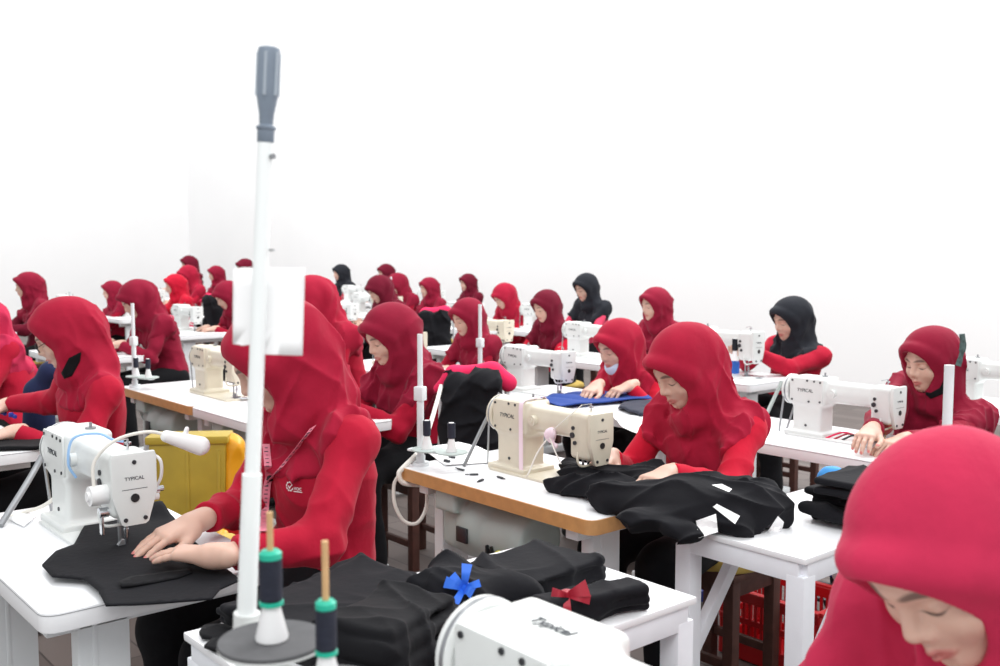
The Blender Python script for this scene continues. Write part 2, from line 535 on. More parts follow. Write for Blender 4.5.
def hand_ops(w, d, n, side, curl, s, spread=1.0):
    """side -1 right hand, +1 left hand; d along the fingers, n out of the back of the hand"""
    y = nrm(d); z = nrm(n - y * (n @ y)); x = np.cross(y, z) * side      # x towards the thumb for both hands
    P = lambda a, b, c: w + (x * a + y * b + z * c) * s
    o = [('u', Cap(P(0, -.03, 0), P(0, .012, 0), .024 * s, .024 * s, 1.0), 0)]
    kn = [(.028, .082, .004), (.0085, .086, .007), (-.0105, .082, .005), (-.028, .074, 0)]
    ln = [.066, .074, .069, .054]; rr = [.0088, .009, .0085, .0076]
    nails = []
    for i, (k, L, r) in enumerate(zip(kn, ln, rr)):
        o.append(('u', Cap(P(k[0] * .55, .012, 0), P(*k), .0155 * s, (r + .003) * s), .014 * s))
    o.append(('u', Cap(P(.02, .02, -.008), P(.022, .055, -.008), .015 * s, .012 * s), .014 * s))
    for i, (k, L, r) in enumerate(zip(kn, ln, rr)):
        p = np.array(k); a = 8 + curl * (18 + 5 * i); fan = (1.5 - i) * 3.2 * spread
        for seg, (fr, dr) in enumerate(((.45, 0), (.31, .0008), (.24, .0016))):
            a2 = math.radians(a)
            dv = np.array((math.sin(math.radians(fan)) * math.cos(a2), math.cos(a2) * math.cos(math.radians(fan)), -math.sin(a2)))
            q = p + dv * L * fr
            o.append(('u', Cap(P(*p), P(*q), (r - dr * .6) * s, (r - dr - .0006) * s), .0035 * s))
            p = q; a += curl * (24 - 4 * seg)
        up = np.array((0, math.sin(a2), math.cos(a2)))
        nails.append(P(*(p + up * r * .75 + dv * .002)))
    t = [(.024, .018, -.008), (.046, .05, -.014), (.053, .078, -.017), (.05, .102, -.019)]
    tr = [.0165, .0115, .0098, .0085]
    for i in range(3):
        o.append(('u', Cap(P(*t[i]), P(*t[i + 1]), tr[i] * s, tr[i + 1] * s), .012 * s if i == 0 else .004 * s))
    nails.append(P(t[3][0] + .003, t[3][1] + .002, t[3][2] + .0065))
    return o, nails, (x, y, z)

PEOPLE = {}
def make_person(key, label, root, head, pitch, hyaw=0.0, hroll=0.0, wl=None, wr=None, dl=(0.25, 1, -.15), dr=(-.25, 1, -.15),
                nl=(0, 0, 1), nr=(0, 0, 1), curl=(0.6, 0.6), s=1.0, seat=0.47, cuff=(0.0, 0.0), mats=(HRED, RED, BLK),
                cape=1.0, h=(0.005, 0.005, 0.0025), rz=0.0, seed=1, twist=0.0, group=None, knees=.40, elbow=(1, 1), folds=1.0, kneez=.50, hood=1.0, visor=.068):
    """head and wrists are world points for rz = 0; everything is built around the root on the floor"""
    root = np.array((root[0], root[1], 0.0))
    L = lambda p: np.asarray(p, float) - root
    hc = L(head)
    t = thing('person', label, 'person', root, rz, group or 'sewing operators at the nearer tables')
    R = rotz(hyaw) @ roty(hroll) @ rotx(-pitch)
    P0 = V3(0, 0, seat + .10)
    N = hc + R @ V3(0, -.03, -.095) * s + V3(0, -.015, -.05) * s
    Tn = nrm(N - P0); Tl = np.linalg.norm(N - P0)
    X = rotz(twist) @ V3(1, 0, 0); X = nrm(X - Tn * (X @ Tn)); Ff = np.cross(Tn, X)
    RT = np.stack((X, Ff, Tn), 1)
    S0 = N - Tn * .035 * s - Ff * .01
    sh = {+1: S0 - X * .15 * s - Tn * .024, -1: S0 + X * .15 * s - Tn * .024}     # +1 left, -1 right
    wl = L(wl) if wl is not None else V3(-.08, .40, .80)
    wr = L(wr) if wr is not None else V3(.08, .42, .80)
    wrist = {1: wl, -1: wr}
    elb = {}
    for sd in (1, -1):
        elb[sd] = limb(sh[sd], wrist[sd], .265 * s, .235 * s, V3(-sd * .55 * elbow[0 if sd == 1 else 1], -.25, -.9))
    hip = {1: P0 + V3(-.085, .02, -.03), -1: P0 + V3(.085, .02, -.03)}
    knee = {1: V3(-.13, knees, kneez), -1: V3(.13, knees, kneez)}
    ank = {1: V3(-.13, knees - .04, .09), -1: V3(.13, knees - .04, .09)}
    back = P0 + (N - P0) * .55 - Ff * .02 * s
    # ---- shirt
    shirt = [('u', Ell(P0 + V3(0, .015, .0), V3(.165, .13, .12) * s), 0),
             ('u', Ell(P0 + (back - P0) * .55, V3(.142, .112, .15) * s, RT), .06),
             ('u', Ell(back + Tn * .02, V3(.15, .112, .14) * s, RT), .06),
             ('u', Ell(back + Ff * .06 * s + Tn * .015, V3(.115, .06, .075) * s, RT), .05),
             ('u', Cap(sh[1], sh[-1], .058 * s), .05),
             ('u', Cap(S0, N, .07 * s, .058 * s), .03)]
    for i, sd in ((0, 1), (1, -1)):
        fd = nrm(wrist[sd] - elb[sd]); ce = wrist[sd] - fd * (.012 + cuff[i])
        shirt.append(('u', Cap(sh[sd], elb[sd], .050 * s, .048 * s), .05))
        shirt.append(('u', Cap(elb[sd], ce, .050 * s, .037 * s, cut=True), .022))
    shirt.append(('i', Plane(P0 + V3(0, 0, -.085), (0, 0, -1)), .01))
    cr = creases(seed + 3, .0085, .022, n=5); wv = waves(seed, .0024, .022, 5); wv2 = waves(seed + 50, .0028, .012, 4)
    E1, E2 = elb[1].astype(np.float32), elb[-1].astype(np.float32); H0 = P0.astype(np.float32)
    def sdisp(P):
        e = np.minimum(np.linalg.norm(P - E1, axis=1), np.linalg.norm(P - E2, axis=1))
        e3 = np.linalg.norm(P - H0, axis=1)
        return cr(P) * (.35 + .8 * np.exp(-(e / .13) ** 2) + .5 * np.exp(-(e3 / .25) ** 2)) - .003 + wv(P) * (.45 + .9 * np.exp(-(e / .11) ** 2) + .5 * np.exp(-(e3 / .2) ** 2)) + wv2(P) * np.exp(-(e / .1) ** 2)
    so = sdf_obj('shirt', shirt, h[0], mats[1], t, sdisp)
    # ---- hijab
    hp = lambda x, y, z: hc + R @ (np.array((x, y, z)) * s)
    b = hood
    hij = [('u', Ell(hp(0, -.022, .03), V3(.092 * b, .122, .106) * s, R), 0),
           ('u', Ell(hp(0, -.085, -.015), V3(.074, .068, .085) * s, R), .05 * s),
           ('u', Ell(hp(0, .004, .014), V3(.09 * b, .060 + .35 * visor, .108) * s, R), .03 * s),
           ('u', Ell(hp(0, -.01, -.05), V3(.076 * b, .076, .085) * s, R), .03 * s)]
    pts = []
    for k in range(-8, 9):
        th = math.radians(k * 20.0)
        c = math.cos(th)
        pts.append(hp(.079 * b * math.sin(th) * (1 if c > 0 else .9), (.020 if visor > .06 else .012) + visor * max(c, 0) ** 1.4 + .026 * max(-c, 0), -.012 + (.1 if c > 0 else .104) * c))
    for a, c in zip(pts, pts[1:]): hij.append(('u', Cap(a, c, .0075 * s, .0075 * s), .035 * s))
    hij.append(('u', Cap(hp(0, -.005, -.1), N + Ff * .01, .074 * s, .085 * s), .05 * s))
    hij.append(('u', Cap(hp(0, -.06, -.05), N - Ff * .02, .07 * s, .085 * s), .05 * s))
    hij.append(('u', Cap(hp(0, .035, -.13), S0 + Ff * .075 * s, .045 * s, .06 * s), .05 * s))
    cp = [(m, p, k) for m, p, k in shirt if m == 'u']
    cape_ops = [('u', Comp(cp, .011, sdisp), 0), ('i', Ell(S0 + Ff * .03 - Tn * .01, V3(.19, .2, .165) * s * cape, RT), .02)]
    hij.append(('u', Comp(cape_ops, 0), .02))
    hij.append(('s', Ell(hp(0, .165, -.014), V3(.074, .175 if visor > .06 else .185, .1) * s, R), .006 * s))
    hc_ = creases(seed + 13, .012 * folds, .018, (1, 1, .22), 5); fa = waves(seed + 7, .0036 * folds, .019, 4, (1, 1, .25)); fb = waves(seed + 9, .003 * folds, .04, 3)
    R32 = R.astype(np.float32); hc32 = hc.astype(np.float32)
    def hdisp(P):
        q = (P - hc32) @ R32 / s
        k = sstep(.05, -.08, q[:, 2]) + .55 * sstep(.02, -.08, q[:, 1]) * sstep(.12, .02, q[:, 2])
        e = sstep(.085, .05, np.hypot(q[:, 0], (q[:, 2] + .01) * .8)) * sstep(.0, .05, q[:, 1])
        return ((fa(P) + hc_(P) - .004) * np.minimum(k, 1) + fb(P) * .6) * (1 - .85 * e)
    ho = sdf_obj('hijab', hij, h[1], mats[0], t, hdisp)
    # ---- trousers and shoes
    leg = [('u', Ell(P0 + V3(0, .02, -.05), V3(.165, .15, .10) * s), 0)]
    for sd in (1, -1):
        leg.append(('u', Cap(hip[sd], knee[sd], .09 * s, .072 * s), .06))
        leg.append(('u', Cap(knee[sd], ank[sd], .07 * s, .066 * s), .03))
    lw = waves(seed + 20, .006, .04, 4)
    lo_ = sdf_obj('trousers', leg, max(h[0] * 1.6, .008), mats[2], t, lw)
    for sd in (1, -1):
        a = ank[sd]
        sdf_obj('shoe', [('u', Cap((a[0], a[1] - .02, .036), (a[0], a[1] + .13, .03), .034, .03), 0), ('i', Plane((0, 0, 0.002), (0, 0, -1)), 0)], .009, DARK, t)
    # ---- body: one mesh (trunk and limbs below the clothes, head and hands finer)
    trunk = [('u', Ell(P0, V3(.13, .10, .09) * s), 0), ('u', Ell(back, V3(.12, .085, .15) * s, RT), .08), ('u', Cap(sh[1], sh[-1], .042 * s), .05), ('u', Cap(S0, hp(0, -.015, -.06), .052 * s, .05 * s), .03)]
    for sd in (1, -1):
        trunk += [('u', Cap(sh[sd], elb[sd], .036 * s, .029 * s), .03), ('u', Cap(elb[sd], wrist[sd], .029 * s, .022 * s), .02),
                  ('u', Cap(hip[sd], knee[sd], .065 * s, .05 * s), .04), ('u', Cap(knee[sd], ank[sd], .048 * s, .034 * s), .02)]
    Vs, Qs, Ts, Ns = [], [], [], []
    def add(V, Q, tone=None, nail=None):
        off = sum(len(v) for v in Vs)
        Vs.append(V); Qs.append(Q + off)
        Ts.append(np.zeros((len(V), 4)) if tone is None else tone); Ns.append(np.zeros(len(V)) if nail is None else nail)
    V, Q = sdf_mesh(trunk, max(.009, h[0] * 1.4)); add(relax(V, Q), Q)
    V, Q = sdf_mesh(head_ops(hc, R, s), h[2]); V = relax(V, Q, 1, .4); add(V, Q, face_tone(V, hc, R, s))
    frames = {}
    for i, (sd, d, n) in enumerate(((1, dl, nl), (-1, dr, nr))):
        o, nails, fr = hand_ops(wrist[sd], np.asarray(d, float), np.asarray(n, float), sd, curl[i], s)
        o = [('u', Cap(elb[sd] + (wrist[sd] - elb[sd]) * .45, wrist[sd], .031 * s, .0225 * s), 0)] + [(o[0][0], o[0][1], .02)] + o[1:]
        V, Q = sdf_mesh(o, h[2]); V = relax(V, Q, 1, .4)
        nd = np.min([np.linalg.norm(V - c, axis=1) for c in nails], 0)
        add(V, Q, None, sstep(.0075 * s, .005 * s, nd)); frames[sd] = (wrist[sd], fr)
    V = np.concatenate(Vs); Q = np.concatenate(Qs)
    me = np_mesh('body', V, Q)
    me.color_attributes.new('tone', 'FLOAT_COLOR', 'POINT').data.foreach_set('color', np.concatenate(Ts).astype(np.float32).ravel())
    me.attributes.new('nail', 'FLOAT', 'POINT').data.foreach_set('value', np.concatenate(Ns).astype(np.float32))
    bo = link('body', me, SKIN, t)
    PEOPLE[key] = dict(root=t, R=R, hc=hc, s=s, hp=hp, shirt=so, hijab=ho, body=bo, S0=S0, Ff=Ff, X=X, T=Tn, N=N, sh=sh, elb=elb, wrist=wrist, frames=frames, P0=P0, rp=root, back=back)
    return t

def creases(seed, amp, scale, aniso=(1, 1, 1), n=3):
    """narrow cloth creases"""
    r = np.random.default_rng(seed)
    D = r.normal(size=(n, 3)) * np.array(aniso); D /= np.linalg.norm(D, axis=1)[:, None]; D *= (r.uniform(.7, 1.3, n) / scale)[:, None]
    E = r.normal(size=(n, 3)); E /= np.linalg.norm(E, axis=1)[:, None]; E *= .45 / scale
    G = r.normal(size=(n, 3)); G /= np.linalg.norm(G, axis=1)[:, None]; G *= .35 / scale
    ph = r.uniform(0, 6.28, (n, 3))
    def f(P):
        o = np.zeros(len(P), dtype=np.float32)
        for k in range(n):
            w = P @ D[k].astype(np.float32) + ph[k, 0] + 1.5 * np.sin(P @ E[k].astype(np.float32) + ph[k, 1])
            m = .5 + .5 * np.sin(P @ G[k].astype(np.float32) + ph[k, 2])
            o += (1 - np.abs(np.sin(w * .5))) ** 2.4 * m
        return o * amp
    return f

def bvh(o):
    me = o.data
    n = len(me.vertices); co = np.empty(n * 3, dtype=np.float32); me.vertices.foreach_get('co', co); co = co.reshape(-1, 3)
    return BVHTree.FromPolygons([Vector(c) for c in co.tolist()], [tuple(p.vertices) for p in me.polygons])

def stick(me, tree, origin, ex, ey, n, off=.0015, dist=.5):
    """lay a flat mesh (its x,y) on a surface: drop every vertex along -n"""
    o, ex, ey, n = Vector(origin), Vector(ex), Vector(ey), Vector(n).normalized()
    for v in me.vertices:
        p = o + ex * v.co.x + ey * v.co.y
        hit = tree.ray_cast(p + n * dist * .5, -n, dist)
        q = hit[0] if hit[0] is not None else p
        v.co = q + n * (off + v.co.z)
    me.update()

def flat_poly(pts, n=6):
    mb = MB(); vs = [mb.bm.verts.new((x, y, 0)) for x, y in pts]; f = mb.bm.faces.new(vs)
    bmesh.ops.triangulate(mb.bm, faces=[f])
    return mb.mesh('badge')
# ------------------------------------------------------------------ machines, tables, stands, stools
def arr(*a): return np.array(a, float)

def machine_body_ops():
    return [('u', RBox(arr(.345, 0, .09), arr(.072, .056, .088), .016), 0),
            ('u', RBox(arr(.34, 0, .205), arr(.088, .064, .062), .014), .02),
            ('u', Cap(arr(.02, 0, .205), arr(.30, 0, .205), .044, .050, 1.0), .02),
            ('u', RBox(arr(.14, 0, .21), arr(.16, .042, .042), .016), .012),
            ('u', RBox(arr(-.005, 0, .178), arr(.048, .05, .080), .018), .016),
            ('u', RBox(arr(.345, 0, .012), arr(.10, .078, .012), .005), .012)]
MV, MQ = sdf_mesh(machine_body_ops(), .0035); MV = relax(MV, MQ, 1)
PROTO = {}
def make_machine(m_body, lamp=False):
    """lockstitch machine: needle at the origin, arm along +X, operator on -Y, stands on z = 0"""
    t = bpy.data.objects.new('sewing_machine', None); COL.objects.link(t); t.empty_display_size = .1
    if 'body' not in PROTO: PROTO['body'] = np_mesh('casting', MV, MQ)
    me = PROTO['body'].copy(); link('casting', me, m_body, t)
    mb = MB(); mb.box((.18, 0, .004), (.476, .178, .008), .002); mb.build('bed_plate', m_body, t)
    mb = MB(); mb.box((0, 0, .0088), (.06, .05, .0016), .0006); mb.box((-.035, -.02, .0088), (.09, .06, .0014), .0006); mb.build('needle_plate', CHROME, t)
    # face plate at the needle end (seen along -X): a shield
    prof = [(-.052, .26), (.052, .26), (.056, .25), (.056, .16), (.034, .088), (.026, .082), (-.026, .082), (-.034, .088), (-.056, .16), (-.056, .25)]
    mb = MB(); mb.prism(prof, 'x', -.066, -.050, .004); fp = mb.build('face_plate', m_body, t)
    mb = MB(); mb.cyl((-.0685, 0, .150), (-.064, 0, .150), .0105); mb.build('oil_window', DARK, fp)
    for y, z in ((0, .238), (.024, .098), (-.024, .098)):
        mb = MB(); mb.cyl((-.0685, y, z), (-.064, y, z), .0052, seg=16); mb.build('screw', DSTEEL, fp)
    me = text_mesh('TYPICAL', .0125)
    for v in me.vertices: v.co = Vector((-.0665 - v.co.z, -v.co.x, .198 + v.co.y))
    link('lettering', me, INK, fp)
    mb = MB(); mb.box((-.0665, 0, .172), (.0006, .062, .0012)); mb.build('printed_line', INK, fp)
    # back cover of the column with bolts and the name (faces +Y, the camera side)
    mb = MB(); mb.prism([(.258, .155), (.262, .152), (.418, .152), (.422, .158), (.424, .255), (.418, .262), (.262, .262), (.257, .255)], 'y', .062, .068, .002); cv = mb.build('column_cover', m_body, t)
    for x, z in ((.27, .25), (.30, .252), (.335, .253), (.41, .25), (.27, .163), (.325, .16), (.41, .163)):
        mb = MB(); mb.cyl((x, .067, z), (x, .0705, z), .0045, seg=14); mb.build('bolt', DSTEEL, cv)
    me = text_mesh('TYPICAL', .021, italic=.15)
    for v in me.vertices: v.co = Vector((.345 - v.co.x, .0688 + v.co.z, .208 + v.co.y))
    link('lettering', me, INK, cv)
    mb = MB(); mb.cyl((.345, .055, .05), (.345, .0585, .05), .0055, seg=14); mb.build('bolt', DSTEEL, t)
    # end cover
    mb = MB(); mb.box((.429, 0, .205), (.006, .108, .104), .002); mb.build('end_cover', m_body, t)
    mb = MB(); mb.lathe((.436, 0, .2), (1, 0, 0), [(.03, 0), (.062, .002), (.068, .008), (.068, .026), (.062, .034), (.04, .036), (.036, .028), (.016, .028), (.014, .04)], 40); hw = mb.build('handwheel', m_body, t)
    mb = MB(); mb.lathe((.446, 0, .2), (1, 0, 0), [(.0672, 0), (.0688, .002), (.0688, .008), (.0672, .01)], 40); mb.build('wheel_groove', GSTEEL, hw)
    # small works on the arm
    mb = MB(); mb.cyl((.22, .046, .205), (.22, .064, .205), .018); mb.cyl((.22, .064, .205), (.22, .068, .205), .008); mb.build('reverse_knob', m_body, t)
    for x, z, r in ((.02, .205, .007), (.024, .18, .01), (.012, .155, .007)):
        mb = MB(); mb.cyl((x, .047, z), (x, .056, z), r, seg=18); mb.build('arm_plug', DSTEEL, t)
    mb = MB(); mb.cyl((-.01, -.05, .15), (-.01, -.078, .15), .019, .017); mb.cyl((-.01, -.078, .15), (-.01, -.092, .15), .007); mb.build('thread_tension', CHROME, t)
    mb = MB(); mb.bar((-.03, -.053, .17), (-.045, -.06, .225), .004, .008, .001); mb.build('take_up_lever', CHROME, t)
    mb = MB(); mb.cyl((0, 0, .012), (0, 0, .10), .004, seg=12); mb.cyl((0, 0, .04), (0, 0, .06), .0062, seg=12); mb.build('needle_bar', CHROME, t)
    mb = MB(); mb.cyl((.012, .012, .02), (.012, .012, .11), .0045, seg=12); mb.prism([(-.022, .010), (.016, .010), (.02, .02), (.012, .032), (.004, .032), (-.002, .016), (-.024, .014)], 'x', .002, .014, .001); mb.build('presser_foot', GSTEEL, t)
    mb = MB(); mb.cyl((.30, -.02, .262), (.30, -.02, .285), .004, seg=10); mb.cyl((.30, -.02, .268), (.30, -.02, .272), .014); mb.build('bobbin_winder', GSTEEL, t)
    mb = MB(); mb.cyl((-.005, -.008, .25), (-.005, -.008, .285), .003, seg=8); mb.cyl((-.005, -.008, .272), (-.005, -.008, .277), .009, seg=12); mb.bar((-.005, -.008, .285), (.015, .012, .28), .003, .003); mb.build('thread_guide', CHROME, t)
    mb = MB(); mb.tube([(-.02, -.045, .085), (-.025, .05, .08), (-.02, .07, .10), (-.015, .066, .13)], .004, 8); mb.build('lifting_lever', m_body, t)
    mb = MB()
    for y in (.03, -.03): mb.bar((.452, y * 2.1, .205), (.50, y, -.002), .006, .009)
    mb.build('drive_belt', GSTEEL, t)
    if lamp:
        mb = MB(); mb.cyl((-.015, .050, .158), (-.015, .092, .158), .024); mb.cyl((-.015, .092, .158), (-.015, .098, .158), .012); lb = mb.build('lamp_base', PLASTW, t)
        pts = [(-.015, .08, .18), (-.01, .075, .24), (-.03, .03, .29), (-.05, -.04, .305), (-.06, -.09, .292)]
        mb = MB(); mb.tube(pts, .0042, 10); mb.build('lamp_neck', CORD, t)
        V, Q = sdf_mesh([('u', Cap((-.06, -.085, .29), (-.075, -.165, .258), .015, .024), 0), ('u', Cap((-.066, -.13, .29), (-.068, -.134, .304), .006), .004)], .0025); link('lamp_head', np_mesh('lamp_head', relax(V, Q), Q), PLASTW, t)
        mb = MB(); mb.tube([(.205, .052, .16), (.205, .07, .2), (.21, .055, .262), (.19, 0, .272), (.13, -.02, .262), (.09, -.03, .262)], .0035, 8); mb.build('rubber_band', BLUEW, t)
        mb = MB(); mb.tube([(-.03, -.045, .25), (-.06, -.066, .235), (-.05, -.072, .19), (-.03, -.06, .15)], .004, 8); mb.cyl((-.02, -.05, .135), (-.02, -.075, .135), .01); mb.build('thread_hook', PLASTW, t)
        mb = MB(); mb.box((-.02, .066, .085), (.018, .006, .05), .002); mb.cyl((-.02, .05, .115), (-.02, .072, .115), .012); mb.build('finger_lever', CHROME, t)
    return t

TABLE_L, TABLE_W = .94, .54
def make_table(edge='white', frame=STEELW, motor=True, L=TABLE_L, Wd=TABLE_W, drawer=False, z=.75):
    """sewing table: X 0..L, Y 0..-Wd is towards the operator; root at its floor corner (X=0,Y=0 = far from operator)"""
    t = bpy.data.objects.new('sewing_table', None); COL.objects.link(t); t.empty_display_size = .1
    r = .035
    def outline(e=0):
        pts = []
        for cx, cy, a0 in ((L - r, -r, 0), (r, -r, 90), (r, -Wd + r, 180), (L - r, -Wd + r, 270)):
            for k in range(5):
                a = math.radians(a0 + k * 22.5); pts.append((cx + (r + e) * math.cos(a), cy + (r + e) * math.sin(a)))
        return pts
    if edge == 'wood':
        mb = MB(); mb.prism(outline(), 'z', z - .044, z - .002); mb.build('tabletop', WOODE, t, 50)
        mb = MB(); mb.prism(outline(-.004), 'z', z - .003, z, .0008); mb.build('laminate_sheet', LAM, t, 50)
    else:
        mb = MB(); mb.prism(outline(), 'z', z - .044, z, .003); mb.build('tabletop', LAM, t, 50)
        mb = MB(); mb.prism(outline(.0008), 'z', z - .0062, z - .0048); mb.build('edge_seam', GSTEEL, t, 50)
    for x in (.11, L - .11):
        mb = MB(); mb.bar((x, -.03, z - .064), (x, -Wd + .04, z - .064), .05, .036, .004); mb.build('top_rail', frame, t)
        mb = MB(); mb.box((x, -Wd * .28, .39), (.05, .115, .60), .006); mb.box((x, -Wd * .28 + .02, .39), (.054, .012, .6), .003); mb.build('leg', frame, t)
        mb = MB(); mb.bar((x, .0, .045), (x, -Wd - .02, .045), .05, .05, .008); mb.build('foot', frame, t)
    mb = MB(); mb.bar((.13, -Wd * .28, .26), (L - .13, -Wd * .28, .26), .03, .04, .003); mb.build('stretcher', frame, t)
    mb = MB(); mb.box((.33, -Wd * .6, .10), (.34, .2, .018), .006)
    mb.build('treadle', DSTEEL, t)
    if motor:
        ops = [('u', Cap((.40, -.14, .585), (.66, -.15, .56), .098, .098), 0), ('u', RBox(arr(.72, -.14, .585), arr(.045, .085, .085), .025), .02), ('u', Cap((.60, -.14, .585), (.62, -.14, .585), .106, .106), .004),
               ('u', RBox(arr(.70, -.06, .668), arr(.055, .04, .035), .01), .012), ('i', RBox(arr(.56, -.14, .60), arr(.205, .14, .13), .03), .01)]
        V, Q = sdf_mesh(ops, .005); mo = link('motor', np_mesh('motor', relax(V, Q), Q), GREYM, t)
        mb = MB(); mb.box((.62, -.031, .57), (.055, .008, .05), .002); mb.build('rating_plate', DSTEEL, mo)
        mb = MB(); mb.cyl((.445, -.042, .53), (.445, -.034, .535), .024); mb.build('warning_label', mat('yellow label', (225, 220, 40), rough=.5), mo)
        for k in range(4):
            mb = MB(); mb.box((.395 + .022 * k if k < 2 else .44 + .022 * k, -.045, .53), (.006, .016, .06), .002); mb.build('cooling_slot', DARK, mo)
        mb = MB(); mb.bar((.36, -.15, .668), (.70, -.15, .668), .06, .02); mb.bar((.5, -.15, .65), (.5, -.15, .705), .08, .05); mb.build('motor_bracket', GREYM, t)
    if drawer:
        mb = MB(); mb.box((L - .14, -.12, .60), (.16, .16, .14), .012); mb.build('drawer_box', ORAP, t)
    return t

def make_side_table(L, Wd, z=.75):
    """white wooden side table: X 0..L, Y 0..-Wd"""
    t = bpy.data.objects.new('side_table', None); COL.objects.link(t); t.empty_display_size = .1
    mb = MB(); mb.box((L / 2, -Wd / 2, z - .008), (L, Wd, .016), .003); mb.build('tabletop', LAM, t)
    mb = MB(); a = .022
    for p, q in (((a, -a, 0), (L - a, -a, 0)), ((a, -Wd + a, 0), (L - a, -Wd + a, 0)), ((a, -a, 0), (a, -Wd + a, 0)), ((L - a, -a, 0), (L - a, -Wd + a, 0))):
        mb.bar((p[0], p[1], z - .043), (q[0], q[1], z - .043), .034, .052, .003)
    mb.build('apron', WPAINT, t)
    for x in (.03, L - .03):
        for y in (-.03, -Wd + .03):
            mb = MB(); mb.box((x, y, (z - .05) / 2), (.052, .052, z - .05), .004); mb.build('leg', WPAINT, t)
        mb = MB(); mb.bar((x, -.05, z - .36), (x, -.30, z - .06), .03, .036, .003); mb.build('brace', WPAINT, t)
        mb = MB(); mb.bar((x, -Wd + .05, z - .36), (x, -Wd + .30, z - .06), .03, .036, .003); mb.build('brace', WPAINT, t)
    mb = MB(); mb.bar((.05, -Wd + .03, .2), (L - .05, -Wd + .03, .2), .025, .035, .003); mb.bar((.05, -.03, .2), (L - .05, -.03, .2), .025, .035, .003); mb.build('stretcher', WPAINT, t)
    return t

def make_stand(post_m=STEELW, H=.46, discs=True):
    """thread stand clamped on a table: root on the table top"""
    t = bpy.data.objects.new('thread_stand', None); COL.objects.link(t); t.empty_display_size = .1
    mb = MB(); mb.cyl((0, 0, 0), (0, 0, .012), .03); mb.cyl((0, 0, .012), (0, 0, .035), .016); mb.build('base', post_m, t)
    mb = MB(); mb.cyl((0, 0, .03), (0, 0, H), .0095, seg=16); mb.cyl((0, 0, .03), (0, 0, H * .55), .0125, seg=16); mb.build('post', post_m, t)
    mb = MB(); mb.box((0, 0, H * .55), (.036, .032, .05), .005)
    mb.build('guide_arm', post_m, t)
    if discs:
        mb = MB(); mb.bar((-.16, .01, .055), (.04, .01, .055), .03, .008, .002); mb.build('spool_bar', post_m, t)
        for x in (-.14, -.04):
            mb = MB(); mb.lathe((x, .02, .06), (0, 0, 1), [(.05, 0), (.056, .002), (.055, .006), (.01, .005)]); mb.build('spool_disc', GREYM, t)
            mb = MB(); mb.cyl((x, .02, .064), (x, .02, .16), .003, seg=8); mb.build('spindle', CHROME, t)
    return t

def make_cone(th=THREAD, sc=1.0, ring=False, long=1.0):
    """white plastic cone with thread"""
    t = bpy.data.objects.new('thread_cone', None); COL.objects.link(t); t.empty_display_size = .05
    mb = MB(); mb.lathe((0, 0, 0), (0, 0, 1), [(.019 * sc, 0), (.0195 * sc, .003 * sc), (.0095 * sc, .044 * sc), (.009 * sc, .1 * long * sc)], 28); mb.build('cone_core', PLASTW, t)
    b = .045 * sc; l = .052 * sc * long
    prof = [(.010 * sc, b), (.0135 * sc, b + .003 * sc)] + [((.0135 + .0004 * (k % 2)) * sc, b + .003 * sc + l * k / 24) for k in range(1, 24)] + [(.012 * sc, b + l), (.0095 * sc, b + l + .002 * sc)]
    mb = MB(); mb.lathe((0, 0, 0), (0, 0, 1), prof, 28); mb.build('thread', th, t)
    if ring:
        mb = MB(); mb.lathe((0, 0, b + l - .002), (0, 0, 1), [(.0105, 0), (.0125, .002), (.0125, .009), (.009, .012)]); mb.build('ring', TEAL, t)
        mb = MB(); mb.lathe((0, 0, b - .004), (0, 0, 1), [(.0105, 0), (.0135, .001), (.0135, .005), (.011, .006)]); mb.build('ring', TEAL, t)
    return t

def make_stool(cush=YCUSH, z=.44):
    t = bpy.data.objects.new('stool', None); COL.objects.link(t); t.empty_display_size = .1
    mb = MB(); mb.box((0, 0, z - .012), (.33, .30, .024), .004); mb.build('seat', BROWN, t)
    for x in (-.13, .13):
        for y in (-.115, .115):
            mb = MB(); mb.box((x, y, (z - .02) / 2), (.04, .04, z - .02), .003); mb.build('leg', BROWN, t)
    for y in (-.115, .115):
        mb = MB(); mb.bar((-.13, y, z - .055), (.13, y, z - .055), .022, .06, .002); mb.build('rail', BROWN, t)
        mb = MB(); mb.bar((-.13, y, .12), (.13, y, .12), .02, .03, .002); mb.build('stretcher', BROWN, t)
    for x in (-.13, .13):
        mb = MB(); mb.bar((x, -.115, z - .055), (x, .115, z - .055), .022, .06, .002); mb.build('rail', BROWN, t)
    V, Q = sdf_mesh([('u', Ell((0, 0, z + .022), (.19, .175, .042)), 0), ('u', RBox(arr(0, 0, z + .016), arr(.16, .15, .02), .02), .03)], .008, waves(5, .003, .03))
    link('cushion', np_mesh('cushion', relax(V, Q), Q), cush, t)
    return t

